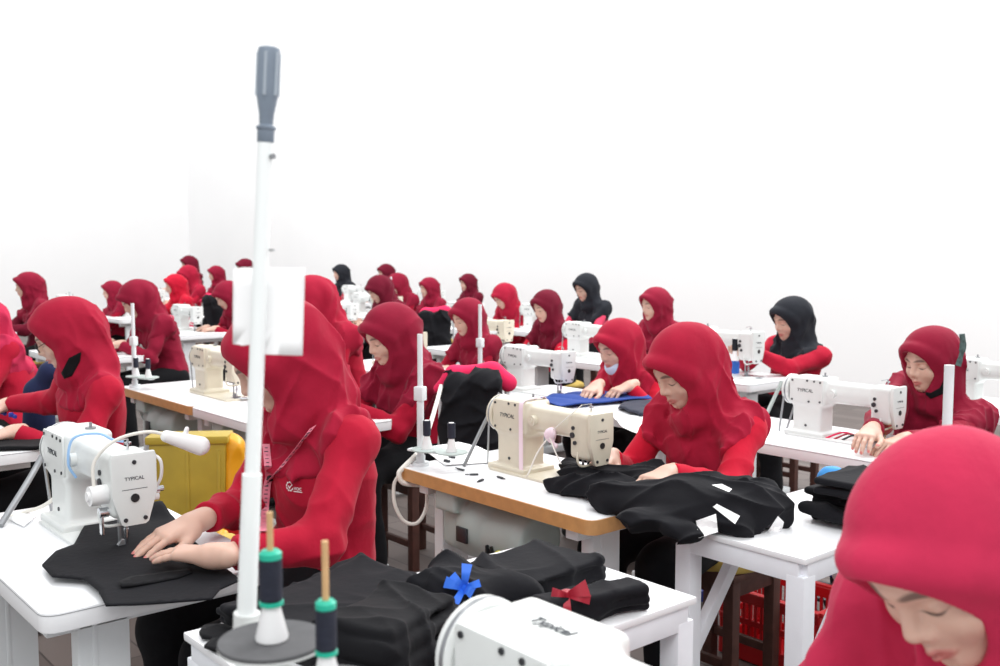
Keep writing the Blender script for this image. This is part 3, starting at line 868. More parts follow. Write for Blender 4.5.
def make_crate(m=REDP, L=.42, Wd=.28, H=.26):
    """plastic crate: slotted walls built as bars, open on top"""
    t = bpy.data.objects.new('crate', None); COL.objects.link(t); t.empty_display_size = .1
    mb = MB(); mb.box((0, 0, .006), (L - .02, Wd - .02, .012), .003)
    for sx, sy, ln in ((0, 1, L), (0, -1, L), (1, 0, Wd), (-1, 0, Wd)):
        horiz = sy != 0
        def B(u, z, w, h):
            c = (u, sy * (Wd / 2 - .008), z) if horiz else (sx * (L / 2 - .008), u, z)
            s_ = (w, .012, h) if horiz else (.012, w, h)
            mb.box(c, s_, .002, seg=1)
        B(0, .04, ln, .07); B(0, H - .02, ln, .04); B(0, H * .58, ln, .022)
        n = int(ln / .026)
        for k in range(n + 1): B(-ln / 2 + .008 + (ln - .016) * k / n, H / 2, .010, H - .02)
    mb.build('basket', m, t)
    mb = MB()
    for a, b in (((-L / 2, -Wd / 2), (L / 2, -Wd / 2)), ((-L / 2, Wd / 2), (L / 2, Wd / 2)), ((-L / 2, -Wd / 2), (-L / 2, Wd / 2)), ((L / 2, -Wd / 2), (L / 2, Wd / 2))):
        mb.bar((*a, H), (*b, H), .026, .016, .004)
    mb.build('rim', m, t)
    return t

def place(o, label, cat, loc, rz=0.0, group=None):
    o.location = tuple(float(x) for x in loc); o.rotation_euler = (0, 0, rz)
    return tag(o, label, cat, group)

# soft goods ---------------------------------------------------------
def cloth_sheet(name, outline, z, m, parent=None, th=.004, amp=.004, seed=1, step=.012, scale=.05, folds=None):
    """a cut piece of cloth lying on a level surface, gently rumpled; outline is a list of world (x, y)"""
    r = np.array([p[:2] for p in outline]); lo = r.min(0); hi = r.max(0)
    bm = bmesh.new(); vs = [bm.verts.new((p[0], p[1], 0)) for p in r]; f = bm.faces.new(vs)
    bmesh.ops.triangulate(bm, faces=[f])
    for _ in range(4):
        es = [e for e in bm.edges if e.calc_length() > step * 2]
        if not es: break
        bmesh.ops.subdivide_edges(bm, edges=es, cuts=1); bmesh.ops.triangulate(bm, faces=bm.faces[:])
    wv = waves(seed, amp, scale, 4)
    co = np.array([v.co[:] for v in bm.verts], dtype=np.float32)
    dz = np.abs(wv(co)) + (folds(co) if folds else 0)
    top = list(bm.verts)
    for v, q in zip(top, dz): v.co.z = z + .0015 + th + float(q)
    g = bmesh.ops.extrude_face_region(bm, geom=bm.faces[:])
    for v in g['geom']:
        if isinstance(v, bmesh.types.BMVert): v.co.z -= th
    bmesh.ops.recalc_face_normals(bm, faces=bm.faces[:])
    me = bpy.data.meshes.new(name); bm.to_mesh(me); bm.free()
    return link(name, me, m, parent, True)

def soft(name, ops, m, parent=None, h=.006, amp=.006, scale=.035, seed=3, aniso=(1, 1, 1), base=None, crease=0.0):
    if base is not None: ops = ops + [('i', Plane((0, 0, base), (0, 0, -1)), .004)]
    wv = waves(seed, amp, scale, 5, aniso); cr = creases(seed + 5, crease, .02, n=5) if crease else None
    return sdf_obj(name, ops, h, m, parent, (lambda P: wv(P) + cr(P) - crease * .3) if crease else wv)

def folded(name, c, size, rot, m, layers=4, seed=1, parent=None, h=.005):
    """a folded garment: rounded layers with slightly different edges"""
    r = np.random.default_rng(seed); R = rotz(rot); ops = []
    t = size[2] / layers
    for k in range(layers):
        o = R @ np.array((r.uniform(-.012, .012), r.uniform(-.012, .012), 0))
        ops.append(('u', RBox(np.array(c) + o + np.array((0, 0, t * (k + .5))), np.array((size[0] / 2 - r.uniform(0, .02), size[1] / 2 - r.uniform(0, .02), t * .5)), min(t * .45, .02), R @ rotx(r.uniform(-1.5, 1.5)) @ roty(r.uniform(-1.5, 1.5))), .004))
    return sdf_obj(name, ops + [('i', Plane((0, 0, c[2]), (0, 0, -1)), .002)], h, m, parent, (lambda P, a=waves(seed, .0028, .045, 4), c=creases(seed + 2, .008, .022, n=4): a(P) + c(P) - .002))

def bow(parent, c, u, v, m, sc=1.0, name='ribbon', tails=2, seed=0):
    """ribbon bow on a bundle: knot, loops, tails; u, v span the surface, w is up"""
    c = Vector(c); u = Vector(u).normalized(); v = Vector(v).normalized(); w = u.cross(v).normalized()
    P = lambda a, b, h: c + (u * a + v * b + w * h) * sc
    mb = MB()
    for sgn in (1, -1):
        pts = [P(0, 0, .008), P(sgn * .022, .008, .020), P(sgn * .048, .012, .022), P(sgn * .055, .012, .008), P(sgn * .035, .006, .004), P(0, 0, .006)]
        mb.strip(catmull(pts, 4), [.016 * sc] * 21, v)
    for k in range(tails):
        s_ = (1, -1)[k]
        pts = [P(0, 0, .008), P(s_ * .012, -.025, .008), P(s_ * .025, -.055, .005), P(s_ * .03, -.085, .0)]
        mb.strip(catmull(pts, 4), [.016 * sc] * 13, u)
    mb.box(P(0, 0, .009), (.018 * sc, .018 * sc, .014 * sc), .004 * sc)
    return mb.build(name, m, parent, 60)
# ------------------------------------------------------------------ the place
def structure(o): o['kind'] = 'structure'; return o
FLOORM = mat('grey brown concrete floor', (92, 84, 80), rough=0.55, noise=0.18, nscale=2.5, bump=0.1, bscale=25)
WALLM = mat('white painted wall', (244, 244, 244), rough=0.9, noise=0.008, nscale=1.2)
def planks():
    m = FLOORM; nt = m.node_tree; b = nt.nodes['Principled BSDF']
    br = nt.nodes.new('ShaderNodeTexBrick'); br.inputs['Scale'].default_value = 1.0
    br.inputs['Brick Width'].default_value = .9; br.inputs['Row Height'].default_value = .15; br.inputs['Mortar Size'].default_value = .004
    br.inputs['Color1'].default_value = (*sl((82, 72, 68)), 1); br.inputs['Color2'].default_value = (*sl((102, 92, 88)), 1); br.inputs['Mortar'].default_value = (*sl((58, 50, 48)), 1)
    tc = nt.nodes['Texture Coordinate']; nt.links.new(tc.outputs['Object'], br.inputs['Vector'])
    nt.links.new(br.outputs['Color'], b.inputs['Base Color'])
planks()
XW, YW = 22.5, -9.7
mb = MB(); mb.box((10.25, -2.85, -.05), (25.5, 14.5, .1)); structure(mb.build('floor', FLOORM))
mb = MB(); mb.box((10.25, YW - .1, 4.5), (25.5, .2, 9.2)); structure(mb.build('wall_back', WALLM))
mb = MB(); mb.box((XW + .1, -2.85, 4.5), (.2, 14.5, 9.2)); structure(mb.build('wall_left', WALLM))

# ------------------------------------------------------------------ near operators
def zed(p, z): p = np.array(p); p[2] = z; return p
def op(a, b): return (a, -b)
Z = .75

c_l, c_r = T(214, 556, .812), T(194, 523, .815)
make_person('C', 'person in bright red hijab with measuring tape sewing behind the tall white post', op(2.40, 1.41), W(275, 360, 2.60), 37, hyaw=-22, visor=.046,
            wl=c_l, wr=c_r, dl=T(140, 551, .80) - c_l, dr=T(143, 546, .787) - c_r, nl=(.1, -.1, 1), nr=(-.1, -.1, 1), curl=(.14, .22), s=1.09, seat=.52, cuff=(.035, .045),
            mats=(HRED, RED, BLK), cape=.85, h=(.0045, .004, .0022), seed=11, folds=1.0)
make_person('B', 'person in red hijab sewing black trousers at the wooden edged table', op(2.15, 2.80), W(683, 369, 3.32), 34, hyaw=-14,
            wl=T(668, 474, .83), wr=T(610, 458, .81), dl=(-.1, 1, -.1), dr=(-.4, 1, -.12), s=1.06, seat=.47, mats=(HRED, RED2, BLK), cape=1.06, h=(.0045, .004, .0022), seed=21)
make_person('R', 'person in dark red hijab with black scarf under the chin, behind the white machine', op(2.06, 4.18), W(929, 361, 4.12), 19, hyaw=-14,
            wl=T(905, 440, .80), wr=T(872, 430, .83), dl=(.2, 1, -.15), dr=(-.2, 1, -.2), s=1.04, mats=(HDRED, fabric('dull red cotton', (140, 22, 48)), BLK), cape=1.25, h=(.006, .005, .0028), seed=31)
make_person('L', 'person with glasses in red hijab bent over the table at left', op(4.40, 1.42), W(63, 335, 4.12), 31, hyaw=-18, visor=.048,
            wl=T(14, 432, .79), wr=T(8, 404, .80), dl=(-.2, 1, -.1), dr=(0, 1, -.1), s=1.1, seat=.5, mats=(HRED, RED, BLK), cape=.85, h=(.006, .005, .003), seed=41, folds=.7)
e_root = op(3.88, 2.80)
make_person('E', 'person in dark red hijab seated behind the one wearing the measuring tape', e_root, W(388, 336, 4.62), 28, hyaw=-4,
            wl=(e_root[0] - .06, e_root[1] + .44, .80), wr=(e_root[0] + .1, e_root[1] + .46, .80), s=1.08, seat=.48, mats=(HDRED, fabric('dark red cotton', (158, 16, 44)), BLK), cape=1.2, h=(.006, .006, .0035), seed=51)
make_person('G', 'person in red hijab with a pale blue mask pulled under the chin', op(3.55, 4.10), W(617, 347, 5.2), 24, hyaw=-8,
            wl=T(630, 386, .82), wr=T(597, 386, .82), dl=(.25, 1, -.3), dr=(-.2, 1, -.3), s=1.05, mats=(HRED, RED2, BLK), cape=1.0, h=(.006, .006, .0035), seed=61)
m1r = T(770, 362, .90)
make_person('M1', 'person in black hijab and red shirt holding a black thread cone', op(3.55, 5.42), W(790, 320, 6.15), 20, hyaw=-18,
            wl=(3.50, -4.98, .90), wr=(3.62, -4.98, .92), dl=(.5, 1, .3), dr=(-.4, 1, .3), curl=(1.6, 1.6), s=1.05, mats=(HBLK, RED, BLK), cape=.78, h=(.008, .007, .005), seed=71)
make_person('F', 'person in pinkish red hijab looking down, the closest one at lower right', op(.62, 1.42), W(946, 557, 1.20), 42, hyaw=-16, hroll=10,
            wl=(.52, -.98, .80), wr=(.72, -1.0, .80), s=1.05, mats=(HPINK, HPINK, BLK), cape=1.35, h=(.005, .0035, .0018), seed=81, folds=.6)
P22 = W(-14, 350, 5.15)
make_person('K', 'person in red shirt cut off by the left edge of the picture', (P22[0] + .02, P22[1] - .14), W(-24, 326, 5.3), 30, hyaw=-10, s=1.08, mats=(HPINK, RED, BLK), cape=1.1,
            wl=(P22[0] - .08, P22[1] + .3, .80), wr=(P22[0] + .1, P22[1] + .3, .80), h=(.008, .007, .005), seed=91)

# ------------------------------------------------------------------ far operators: three poses, copied
V_H = {'v1': V3(-.02, .17, 1.14), 'v2': V3(-.02, .25, 1.10), 'v3': V3(.0, .12, 1.18)}
V_P = {'v1': (24, -4), 'v2': (38, -6), 'v3': (14, -10)}
PROTOP = {}
for v in ('v1', 'v2', 'v3'):
    PROTOP[v] = make_person(v, 'far person', (0, 0), V_H[v], V_P[v][0], hyaw=V_P[v][1], h=(.011, .009, .006), cape=1.2, seed=100 + ord(v[1]))
USED = {}
def far_person(key, v, px, py, d, hm, sm, label, rz=0.0):
    H = W(px, py, d)
    t = PROTOP[v] if v not in USED else copy_tree(PROTOP[v]); USED[v] = 1
    sc = H[2] / V_H[v][2]
    c, s_ = math.cos(rz), math.sin(rz); h = V_H[v] * sc
    t.location = (H[0] - (c * h[0] - s_ * h[1]), H[1] - (s_ * h[0] + c * h[1]), 0); t.rotation_euler = (0, 0, rz); t.scale = (sc,) * 3
    t['label'] = label; t['group'] = 'sewing operators further back'
    for ch in t.children:
        k = ch.name.split('.')[0]
        if k in ('hijab', 'shirt'):
            ch.material_slots[0].link = 'OBJECT'; ch.material_slots[0].material = hm if k == 'hijab' else sm
    PEOPLE[key] = dict(root=t, rp=np.array(t.location))
    return t
DR = fabric('deep red cotton', (150, 16, 44)); PKR = fabric('pale red cotton', (214, 70, 100))
FAR = [
 ('M2', 'v3', 654, 305, 7.1, HDRED, HDRED, 'person in dark red hijab with face turned aside, right behind the masked one'),
 ('M3', 'v1', 466, 318, 6.5, HDRED, DR, 'person in dull red hijab seated just above the curved pink rail'),
 ('M4', 'v1', 545, 307, 7.6, HMAR, RED2, 'person in maroon hijab and bright red sleeves behind the grey white machine'),
 ('M5', 'v2', 503, 297, 9.8, HRED, RED2, 'person in bright red hijab with a mask leaning forward, left of the maroon hijab'),
 ('M6', 'v3', 467, 283, 13.0, HMAR, HMAR, 'small far person in dark maroon hijab left of the one leaning forward with a mask'),
 ('M7', 'v3', 428, 288, 11.4, HDRED, HMAR, 'far person in red hijab behind a post, above the second pink rail'),
 ('M8', 'v2', 396, 285, 11.9, HDRED, DR, 'far person in plain red hijab peeking out above the dark red hijab nearby'),
 ('M9', 'v2', 378, 290, 9.8, HMAR, DR, 'far person whose maroon hijab shows left above the dark red hijab'),
 ('M10', 'v3', 385, 273, 14.6, HMAR, DR, 'farthest person whose small dark head shows above two red hijabs'),
 ('M11', 'v3', 340, 273, 15.0, HBLK, RED, 'far person in black hijab seated right of the white paper sheet'),
 ('M12', 'v1', 585, 288, 9.5, HBLK, PKR, 'person in black hijab with pinkish shirt in the middle of the back rows'),
 ('M13', 'v3', 215, 274, 15.5, HDRED, DR, 'far person in dull red hijab behind a thin post, left of the paper sheet'),
 ('M14', 'v1', 187, 276, 13.3, HRED, RED, 'taller far person in red hijab near the corner of the walls'),
 ('M15', 'v3', 174, 285, 11.4, RED2, PKR, 'small person in vivid red hijab and pink shirt, front of the corner pair'),
 ('M16', 'v3', 188, 264, 17.0, HMAR, DR, 'farthest person by the wall corner, only a dark head top showing'),
 ('M17', 'v2', 226, 296, 9.3, HDRED, DR, 'person in dull red hijab cut off by the left edge of the paper sheet'),
 ('M18', 'v3', 244, 268, 15.0, HMAR, DR, 'far person of whom a dark head top shows above the paper sheet'),
 ('M19', 'v3', 111, 291, 11.4, HDRED, DR, 'small far person in red hijab just left of the stooping larger one'),
 ('M20', 'v2', 136, 300, 7.3, HDRED, HDRED, 'stooping person in dull red hijab between the glasses wearer and the thin post'),
 ('M21', 'v3', 27, 286, 9.4, HDRED, HMAR, 'person in dark red hijab seen above and left of the glasses wearer'),
 ('M22', 'v2', 309, 303, 5.75, HRED, RED, 'person in red hijab peeking out right of the paper sheet'),
]
for f in FAR: far_person(*f)

# ------------------------------------------------------------------ tables and machines of the near rows
MP = {'w': make_machine(WHITE), 'c': make_machine(CREAM), 'l': make_machine(WHITE, lamp=True)}
MUSED = set()
def machine(kind, label, x, y, rz=0.0, z=Z, group='industrial sewing machines'):
    t = MP[kind] if kind not in MUSED else copy_tree(MP[kind]); MUSED.add(kind)
    return place(t, label, 'sewing machine', (x, y, z), rz, group)
TP = {}
def table(style, label, a, b, group='sewing tables'):
    kw = dict(white=dict(), wood=dict(edge='wood'), blue=dict(frame=BLUEM, drawer=True, motor=False), plain=dict(motor=False))[style]
    if style not in TP: TP[style] = make_table(**kw); t = TP[style]
    else: t = copy_tree(TP[style])
    return place(t, label, 'table', (a, -b, 0), 0, group)
SP = []
def stand(label, a, b, rz=0.0):
    if not SP: SP.append(make_stand()); t = SP[0]
    else: t = copy_tree(SP[0])
    return place(t, label, 'thread stand', (a, -b, Z), rz, 'thread stands on the tables')
STP = []
def stool(label, key):
    p = PEOPLE[key]; loc = p['root'].location
    if not STP: STP.append(make_stool()); t = STP[0]
    else: t = copy_tree(STP[0])
    return place(t, label, 'stool', (loc[0] - (.07 if key == 'B' else 0), loc[1] + .01, 0), 0, 'wooden stools')

table('plain', 'white sewing table with the lamp machine, at lower left', 2.13, .585)
table('plain', 'white sewing table of the closest person, below the picture edge', .18, .50)
table('white', 'white sewing table in front of the glasses wearer at the left edge', 3.96, .59)
table('wood', 'sewing table with a wooden edge and white top holding the cream machine', 1.9, 1.96)
table('white', 'white edged sewing table behind the tall white post', 3.64, 1.96)
table('wood', 'wooden edged sewing table with a motor, left behind the post', 4.585, 1.96)
table('plain', 'sewing table hidden behind the closest pinkish red hijab', .06, 1.96)
table('blue', 'white sewing table with blue legs and an orange box below', 1.76, 3.29)
table('plain', 'sewing table with blue cloth in front of the masked person', 2.76, 3.29).scale = (1.36, 1, 1)
table('plain', 'white sewing table at the right edge behind the dark red hijab', 1.55, 4.65)
table('plain', 'white sewing table in front of the black hijab with thread cone', 3.3, 4.65)

MA = T(127, 552, Z)
machine('l', 'white sewing machine with a gooseneck lamp on the lower left table', MA[0], MA[1])
MF = (.532, -.834)
machine('w', 'white sewing machine at the bottom edge of the picture, seen from above', *MF).scale = (1.06,) * 3
machine('c', 'cream sewing machine on the wooden edged table, pink elastic round its column', 2.2, -2.25).scale = (.93,) * 3
MD = T(884, 446, Z); machine('w', 'white sewing machine in front of the black scarf under the chin', MD[0], MD[1]).scale = (.9,) * 3
machine('w', 'grey white sewing machine behind the cream one, blue cloth at its needle', 3.68, -3.56).scale = (.9,) * 3
machine('w', 'white sewing machine at the right picture edge, partly behind a post', 1.87, -4.82).scale = (.88,) * 3
machine('c', 'cream sewing machine left of the post at the face of the stooping person', 4.66, -2.24)
machine('w', 'white sewing machine in front of the black hijab with thread cone', 3.5, -4.92)
machine('w', 'sewing machine hidden behind the closest pinkish red hijab', .18, -2.25)

# side tables
t = make_side_table(.53, .93); place(t, 'white side table in the middle foreground with tied black bundles', 'table', (1.33, -.77, 0), 0, 'white side tables')
t = make_side_table(.41, .90); place(t, 'white side table under the end of the black trousers, right of centre', 'table', (1.325, -2.11, 0), 0, 'white side tables')

# stools
for k, lab in (('C', 'wooden stool under the person with the measuring tape'), ('B', 'brown wooden stool with yellow cushion behind the white side table'), ('R', 'wooden stool under the person with the black under scarf'),
               ('L', 'wooden stool under the person with glasses'), ('E', 'wooden stool under the person behind the measuring tape wearer'), ('G', 'wooden stool under the masked person'),
               ('F', 'wooden stool under the closest person'), ('M1', 'wooden stool under the person with the black thread cone'), ('K', 'wooden stool under the person at the left edge')):
    stool(lab, k)

# thread stands
stand('thread stand with two white cones at the left end of the wooden edged table', 2.80, 2.03, .35)
stand('thread stand in front of the dull red hijab beside the pink rail', 4.14, 3.40, .2)
stand('thread stand by the left end of the wooden edged table behind the post', 5.45, 2.02, .3)
stand('pale thread stand at right, in front of the dark red hijab', .985, 2.10, -.9).scale = (1.08, 1.08, 1.1)
# ------------------------------------------------------------------ the tall thread stand in front
pb = W(247, 612, 1.15); pt = W(265.5, 141, 1.15)
pdir = (pt - pb) / np.linalg.norm(pt - pb)
def onpost(z): return pb + (pt - pb) * ((z - pb[2]) / (pt[2] - pb[2]))
foot = onpost(Z)
POSTM = mat('white post enamel', (246, 250, 249), rough=.3)
t = thing('thread_stand', 'tall white thread stand with a grey handle on top, in the left foreground', 'thread stand', foot)
LP = lambda p: Vector(np.asarray(p, float) - foot)
mb = MB(); mb.cyl((0, 0, 0), LP(onpost(Z + .012)), .034); mb.cyl(LP(onpost(Z + .012)), LP(onpost(Z + .04)), .018); mb.build('base', STEELW, t)
mb = MB(); mb.cyl(LP(onpost(Z + .03)), LP(pt), .0088, seg=28); mb.build('post', POSTM, t)
mb = MB(); mb.cyl(LP(onpost(Z + .04)), LP(W(252, 474, 1.15)), .0112, seg=28); mb.build('lower_tube', POSTM, t)
mb = MB(); mb.lathe(LP(pt - pdir * .002), pdir, [(.0088, 0), (.0095, .001), (.0098, .014), (.0112, .0155), (.0112, .018), (.0078, .02), (.0085, .032), (.0118, .05), (.0128, .062), (.0128, .1), (.0118, .1055), (.008, .107)], 24); cap_ = mb.build('end_cap', GREYP, t)
mb = MB()
for k in range(6):
    a = k * math.pi / 3 + .3; o = Vector((math.cos(a), math.sin(a), 0)) * .0124
    mb.cyl(LP(pt + pdir * .05) + o, LP(pt + pdir * .098) + o, .0018, seg=8)
mb.build('grip_rib', mat('light grey plastic', (166, 176, 186), rough=.4), cap_)
c = W(269, 157, 1.15); 
mb = MB(); mb.cyl(LP(c + np.array((-.011, .0, 0))), LP(c - np.array((.004, 0, 0))), .0032, seg=14); mb.cyl(LP(W(269.5, 250, 1.15) + np.array((-.010, 0, 0))), LP(W(269.5, 250, 1.15)), .0012, seg=8); mb.build('screw', GSTEEL, t)
d1 = W(272, 639, 1.075); d2 = W(327, 688, 1.0)
mb = MB()
for d in (d1, d2):
    q = onpost(d[2] - .012); mb.bar(LP(q), LP(zed(d, q[2])), .016, .006, .001)
mb.cyl(LP(onpost(d1[2] - .025)), LP(onpost(d1[2] + .002)), .0155); mb.build('spool_bar', WHITE, t)
for d in (d1, d2):
    mb = MB(); mb.lathe(LP(d - np.array((0, 0, .009))), (0, 0, 1), [(.052, 0), (.059, .002), (.059, .005)], 48); dk = mb.build('disc_plate', WHITE, t)
    mb = MB(); mb.lathe(LP(d - np.array((0, 0, .004))), (0, 0, 1), [(.059, 0), (.0585, .004), (.03, .003), (.01, .0034)], 48); mb.build('foam_pad', DISCM, dk)
tops = []
for d, ptop in ((d1, (279.5, 512)), (d2, (333, 541))):
    mb = MB(); e = W(ptop[0], ptop[1], 1.075 if d is d1 else 1.0); mb.cyl(LP(d), LP(zed(d, e[2])), .0036, seg=14); mb.build('spindle', DOWEL, t)
CN = make_cone(ring=True, sc=.93)
place(CN, 'dark thread spool on a white cone with teal rings, left one on the grey disc', 'thread cone', d1 + np.array((0, 0, .0005)), 0, 'thread cones on the tall stand')
place(copy_tree(CN), 'dark thread spool with teal rings nearer the camera, at the bottom edge', 'thread cone', d2 + np.array((0, 0, .0005)), .5, 'thread cones on the tall stand').scale = (.86, .86, .93)
# paper sheet fixed to the post
pp = [(232.5, 269), (243, 267.5), (304.5, 268), (303.5, 300), (302, 356), (280, 355), (265, 354.5), (262, 350), (259, 339), (254, 340), (249, 345), (243, 346), (238, 343), (232, 344)]
bm = bmesh.new()
base = [W(x, y, 1.163) for x, y in pp]
nrmw = -FWD
vs = [bm.verts.new(Vector(p)) for p in base]; f = bm.faces.new(vs); bmesh.ops.triangulate(bm, faces=[f])
for _ in range(2): bmesh.ops.subdivide_edges(bm, edges=bm.edges[:], cuts=1); bmesh.ops.triangulate(bm, faces=bm.faces[:])
for v in bm.verts:
    u = (np.array(v.co) - W(266, 310, 1.163)) @ RGT
    v.co += Vector(FWD * (.6 * u * u * 3))
g = bmesh.ops.extrude_face_region(bm, geom=bm.faces[:])
for v in g['geom']:
    if isinstance(v, bmesh.types.BMVert): v.co += Vector(FWD * .0004)
bmesh.ops.recalc_face_normals(bm, faces=bm.faces[:])
me = bpy.data.meshes.new('paper_sheet'); bm.to_mesh(me); bm.free()
tag(link('paper_sheet', me, PAPER, None, True), 'blank white paper sheet with a torn lower corner, fixed to the tall white post', 'paper')

# cones on the other stands
CB = make_cone(sc=1.0); firstcone = [True]
def cone_at(p, label, sc=1.0):
    t = CB if firstcone[0] else copy_tree(CB); firstcone[0] = False
    place(t, label, 'thread cone', p, 0, 'thread cones further back'); t.scale = (sc,) * 3
def stand_cones(a, b, rz, labs):
    for x, lab in zip((-.14, -.04), labs):
        c, s_ = math.cos(rz), math.sin(rz)
        cone_at((a + c * x - s_ * .02, -b + s_ * x + c * .02, Z + .0655), lab)
stand_cones(2.80, 2.03, .35, ('white cone with navy thread on the round plate by the cream machine', 'white thread cone closest to the post by the left end of the wooden edge'))
stand_cones(5.45, 2.02, .3, ('small thread cone near the cream machine behind the tall post', 'small thread cone close to the thin post at far left'))

# ------------------------------------------------------------------ cloth on the lower left table
ol = [(42, 566), (52, 578), (84, 580), (98, 592), (106, 607), (160, 604), (212, 600), (220, 590), (240, 582), (216, 562), (188, 536), (174, 519), (152, 508), (122, 499), (98, 503), (84, 528), (74, 546), (56, 553)]
hump = T(104, 512, .76).astype(np.float32); hump2 = T(160, 515, .76).astype(np.float32)
def hf(P):
    return .035 * np.exp(-((P[:, 0] - hump[0]) ** 2 + (P[:, 1] - hump[1]) ** 2) / .0028) + .03 * np.exp(-((P[:, 0] - hump2[0]) ** 2 + (P[:, 1] - hump2[1]) ** 2) / .0025)
ck = cloth_sheet('black_cloth', [T(x, y, .765) for x, y in ol], .7625, BLK2, amp=.0022, seed=4, folds=hf)
tag(ck, 'black cut garment piece under the needle of the lamp machine', 'cloth')
we = [(119, 583), (131, 578), (176, 571.5), (191, 569), (192, 574), (178, 579), (132, 587), (121, 588)]
cloth_sheet('pocket_welt', [T(x, y, .772) for x, y in we], .7695, BLK, ck, th=.004, amp=.001, seed=5)

# trousers on the wooden edged table, reaching over to the side table
g = lambda px, py, z: T(px, py, z)
ops = [('u', Cap(g(560, 483, .775), g(620, 490, .79), .04, .055, 1.5), 0), ('u', Cap(g(570, 466, .785), g(585, 482, .78), .022, .04, 1.2), .02),
       ('u', Cap(g(575, 474, .785), g(650, 478, .79), .035, .06, 1.5), .02),
       ('u', Cap(g(618, 500, .785), g(694, 508, .80), .065, .095, 1.4), .03), ('u', Cap(g(694, 505, .80), g(756, 508, .80), .095, .085, 1.4), .04),
       ('u', Cap(g(650, 482, .79), g(757, 498, .805), .06, .065, 1.4), .04), ('u', Cap(g(640, 519, .775), g(735, 524, .775), .045, .055, 1.4), .03),
       ('u', Cap(g(756, 508, .79), g(780, 518, .77), .06, .03, 1.5), .03), ('u', Cap(g(672, 532, .765), g(690, 534, .765), .03, .03, 1.3), .02)]
tr = soft('black_trousers', ops, BLK2, None, h=.0045, amp=.006, scale=.028, seed=14, base=.752, crease=.016)
tag(tr, 'crumpled black trousers on the wooden edged table corner, in front of the seated person', 'trousers')
def surf(tree, px, py, off=.004, base=(0, 0, 0)):
    tgt = W(px, py, 2.0); vw = nrm(tgt - CAM)
    h_ = tree.ray_cast(Vector(CAM - np.array(base)), Vector(vw), 8)
    return (np.array(h_[0]) - vw * off, np.array(h_[1])) if h_[0] is not None else (None, None)
def stuck_patch(tree, poly, name, m, parent, off=.004, th=.0015):
    bm = bmesh.new(); vs = [bm.verts.new((x, y, 0)) for x, y in poly]; f = bm.faces.new(vs); bmesh.ops.triangulate(bm, faces=[f])
    for _ in range(2): bmesh.ops.subdivide_edges(bm, edges=bm.edges[:], cuts=1); bmesh.ops.triangulate(bm, faces=bm.faces[:])
    dd = []
    for v in bm.verts:
        p, n = surf(tree, v.co.x, v.co.y, off); dd.append((v, v.co.copy(), p))
    ds = [np.linalg.norm(p - CAM) for _, _, p in dd if p is not None]; md = min(ds) if ds else 3.0; mean = sorted(ds)[len(ds) // 2] if ds else md
    for v, c, p in dd:
        if p is None or abs(np.linalg.norm(p - CAM) - mean) > .06:
            vw = nrm(W(c.x, c.y, 2.0) - CAM); p = CAM + vw * mean
        v.co = Vector(p)
    g_ = bmesh.ops.extrude_face_region(bm, geom=bm.faces[:])
    for v in g_['geom']:
        if isinstance(v, bmesh.types.BMVert): v.co += Vector(FWD) * th
    bmesh.ops.recalc_face_normals(bm, faces=bm.faces[:]); me = bpy.data.meshes.new(name); bm.to_mesh(me); bm.free()
    return link(name, me, m, parent)
TT = bvh(tr)
for qp in ([(696, 521), (716, 514), (718, 532), (699, 538)], [(713, 507), (717, 504), (740, 516), (735, 524)], [(712, 485), (722, 484), (732, 489), (729, 492)], [(768, 531), (778, 516), (784, 522), (782, 530), (775, 534)]):
    stuck_patch(TT, qp, 'white_lining', PAPER, tr)

# bundles on the side table in front
c0 = T(533, 575, .775)
b1 = tag(folded('garment_bundle', (c0[0], c0[1], .752), (.20, .30, .055), 4, BLK2, 4, 3), 'flat folded black garments at the back of the front side table', 'garment bundle', 'black garment bundles')
c1 = T(450, 583, .80)
b2 = soft('garment_bundle', [('u', Cap(g(432, 597, .795), g(452, 580, .81), .05, .052, 1.1), 0), ('u', Cap(g(455, 598, .795), g(500, 592, .79), .052, .045, 1.2), .04), ('u', Cap(g(470, 584, .80), g(520, 592, .785), .045, .045, 1.3), .03), ('u', Cap(g(430, 612, .775), g(470, 612, .775), .045, .04, 1.3), .02)], BLK2, None, .005, .005, .035, 23, base=.752, crease=.014)
tag(b2, 'rolled black garment bundle tied with a bright blue ribbon', 'garment bundle', 'black garment bundles')
def ribbon_star(parent, tree, knot, arms, m, w=.019):
    k, n = surf(tree, *knot, .008)
    vw = nrm(k - CAM); mbk = MB(); mbk.box(k, (.022, .022, .022), .007); mbk.build('ribbon_knot', m, parent)
    for (x, y, lift, ww) in arms:
        e = W(x, y, 2.0); dist = np.linalg.norm(k - CAM); vw2 = nrm(e - CAM); e = CAM + vw2 * (dist - lift)
        q, _ = surf(tree, x, y, .005)
        if q is not None and np.linalg.norm(q - CAM) < np.linalg.norm(e - CAM): e = q
        mid = (k + e) / 2 - vw * .016
        d = nrm(e - k); side = nrm(np.cross(d, vw))
        pts = catmull([Vector(k - vw * .004), Vector(mid), Vector(e)], 5)
        mbk = MB(); mbk.strip(pts, [w * (.55 + (ww - .55) * i / (len(pts) - 1)) for i in range(len(pts))], Vector(side), .0016); mbk.build('ribbon', m, parent, 60)
ribbon_star(b2, bvh(b2), (464, 588), [(467, 564, .02, 1.1), (445, 582, .015, 1.2), (452, 575, .015, .9), (480, 583, .02, .8), (473, 593, .02, 1.3), (449, 613, .03, 1.1)], RIBB)
c2 = T(590, 603, .775)
b3 = tag(folded('garment_bundle', (c2[0], c2[1], .752), (.115, .27, .055), -14, BLK2, 3, 9), 'small black garment bundle tied with a dark red ribbon', 'garment bundle', 'black garment bundles')
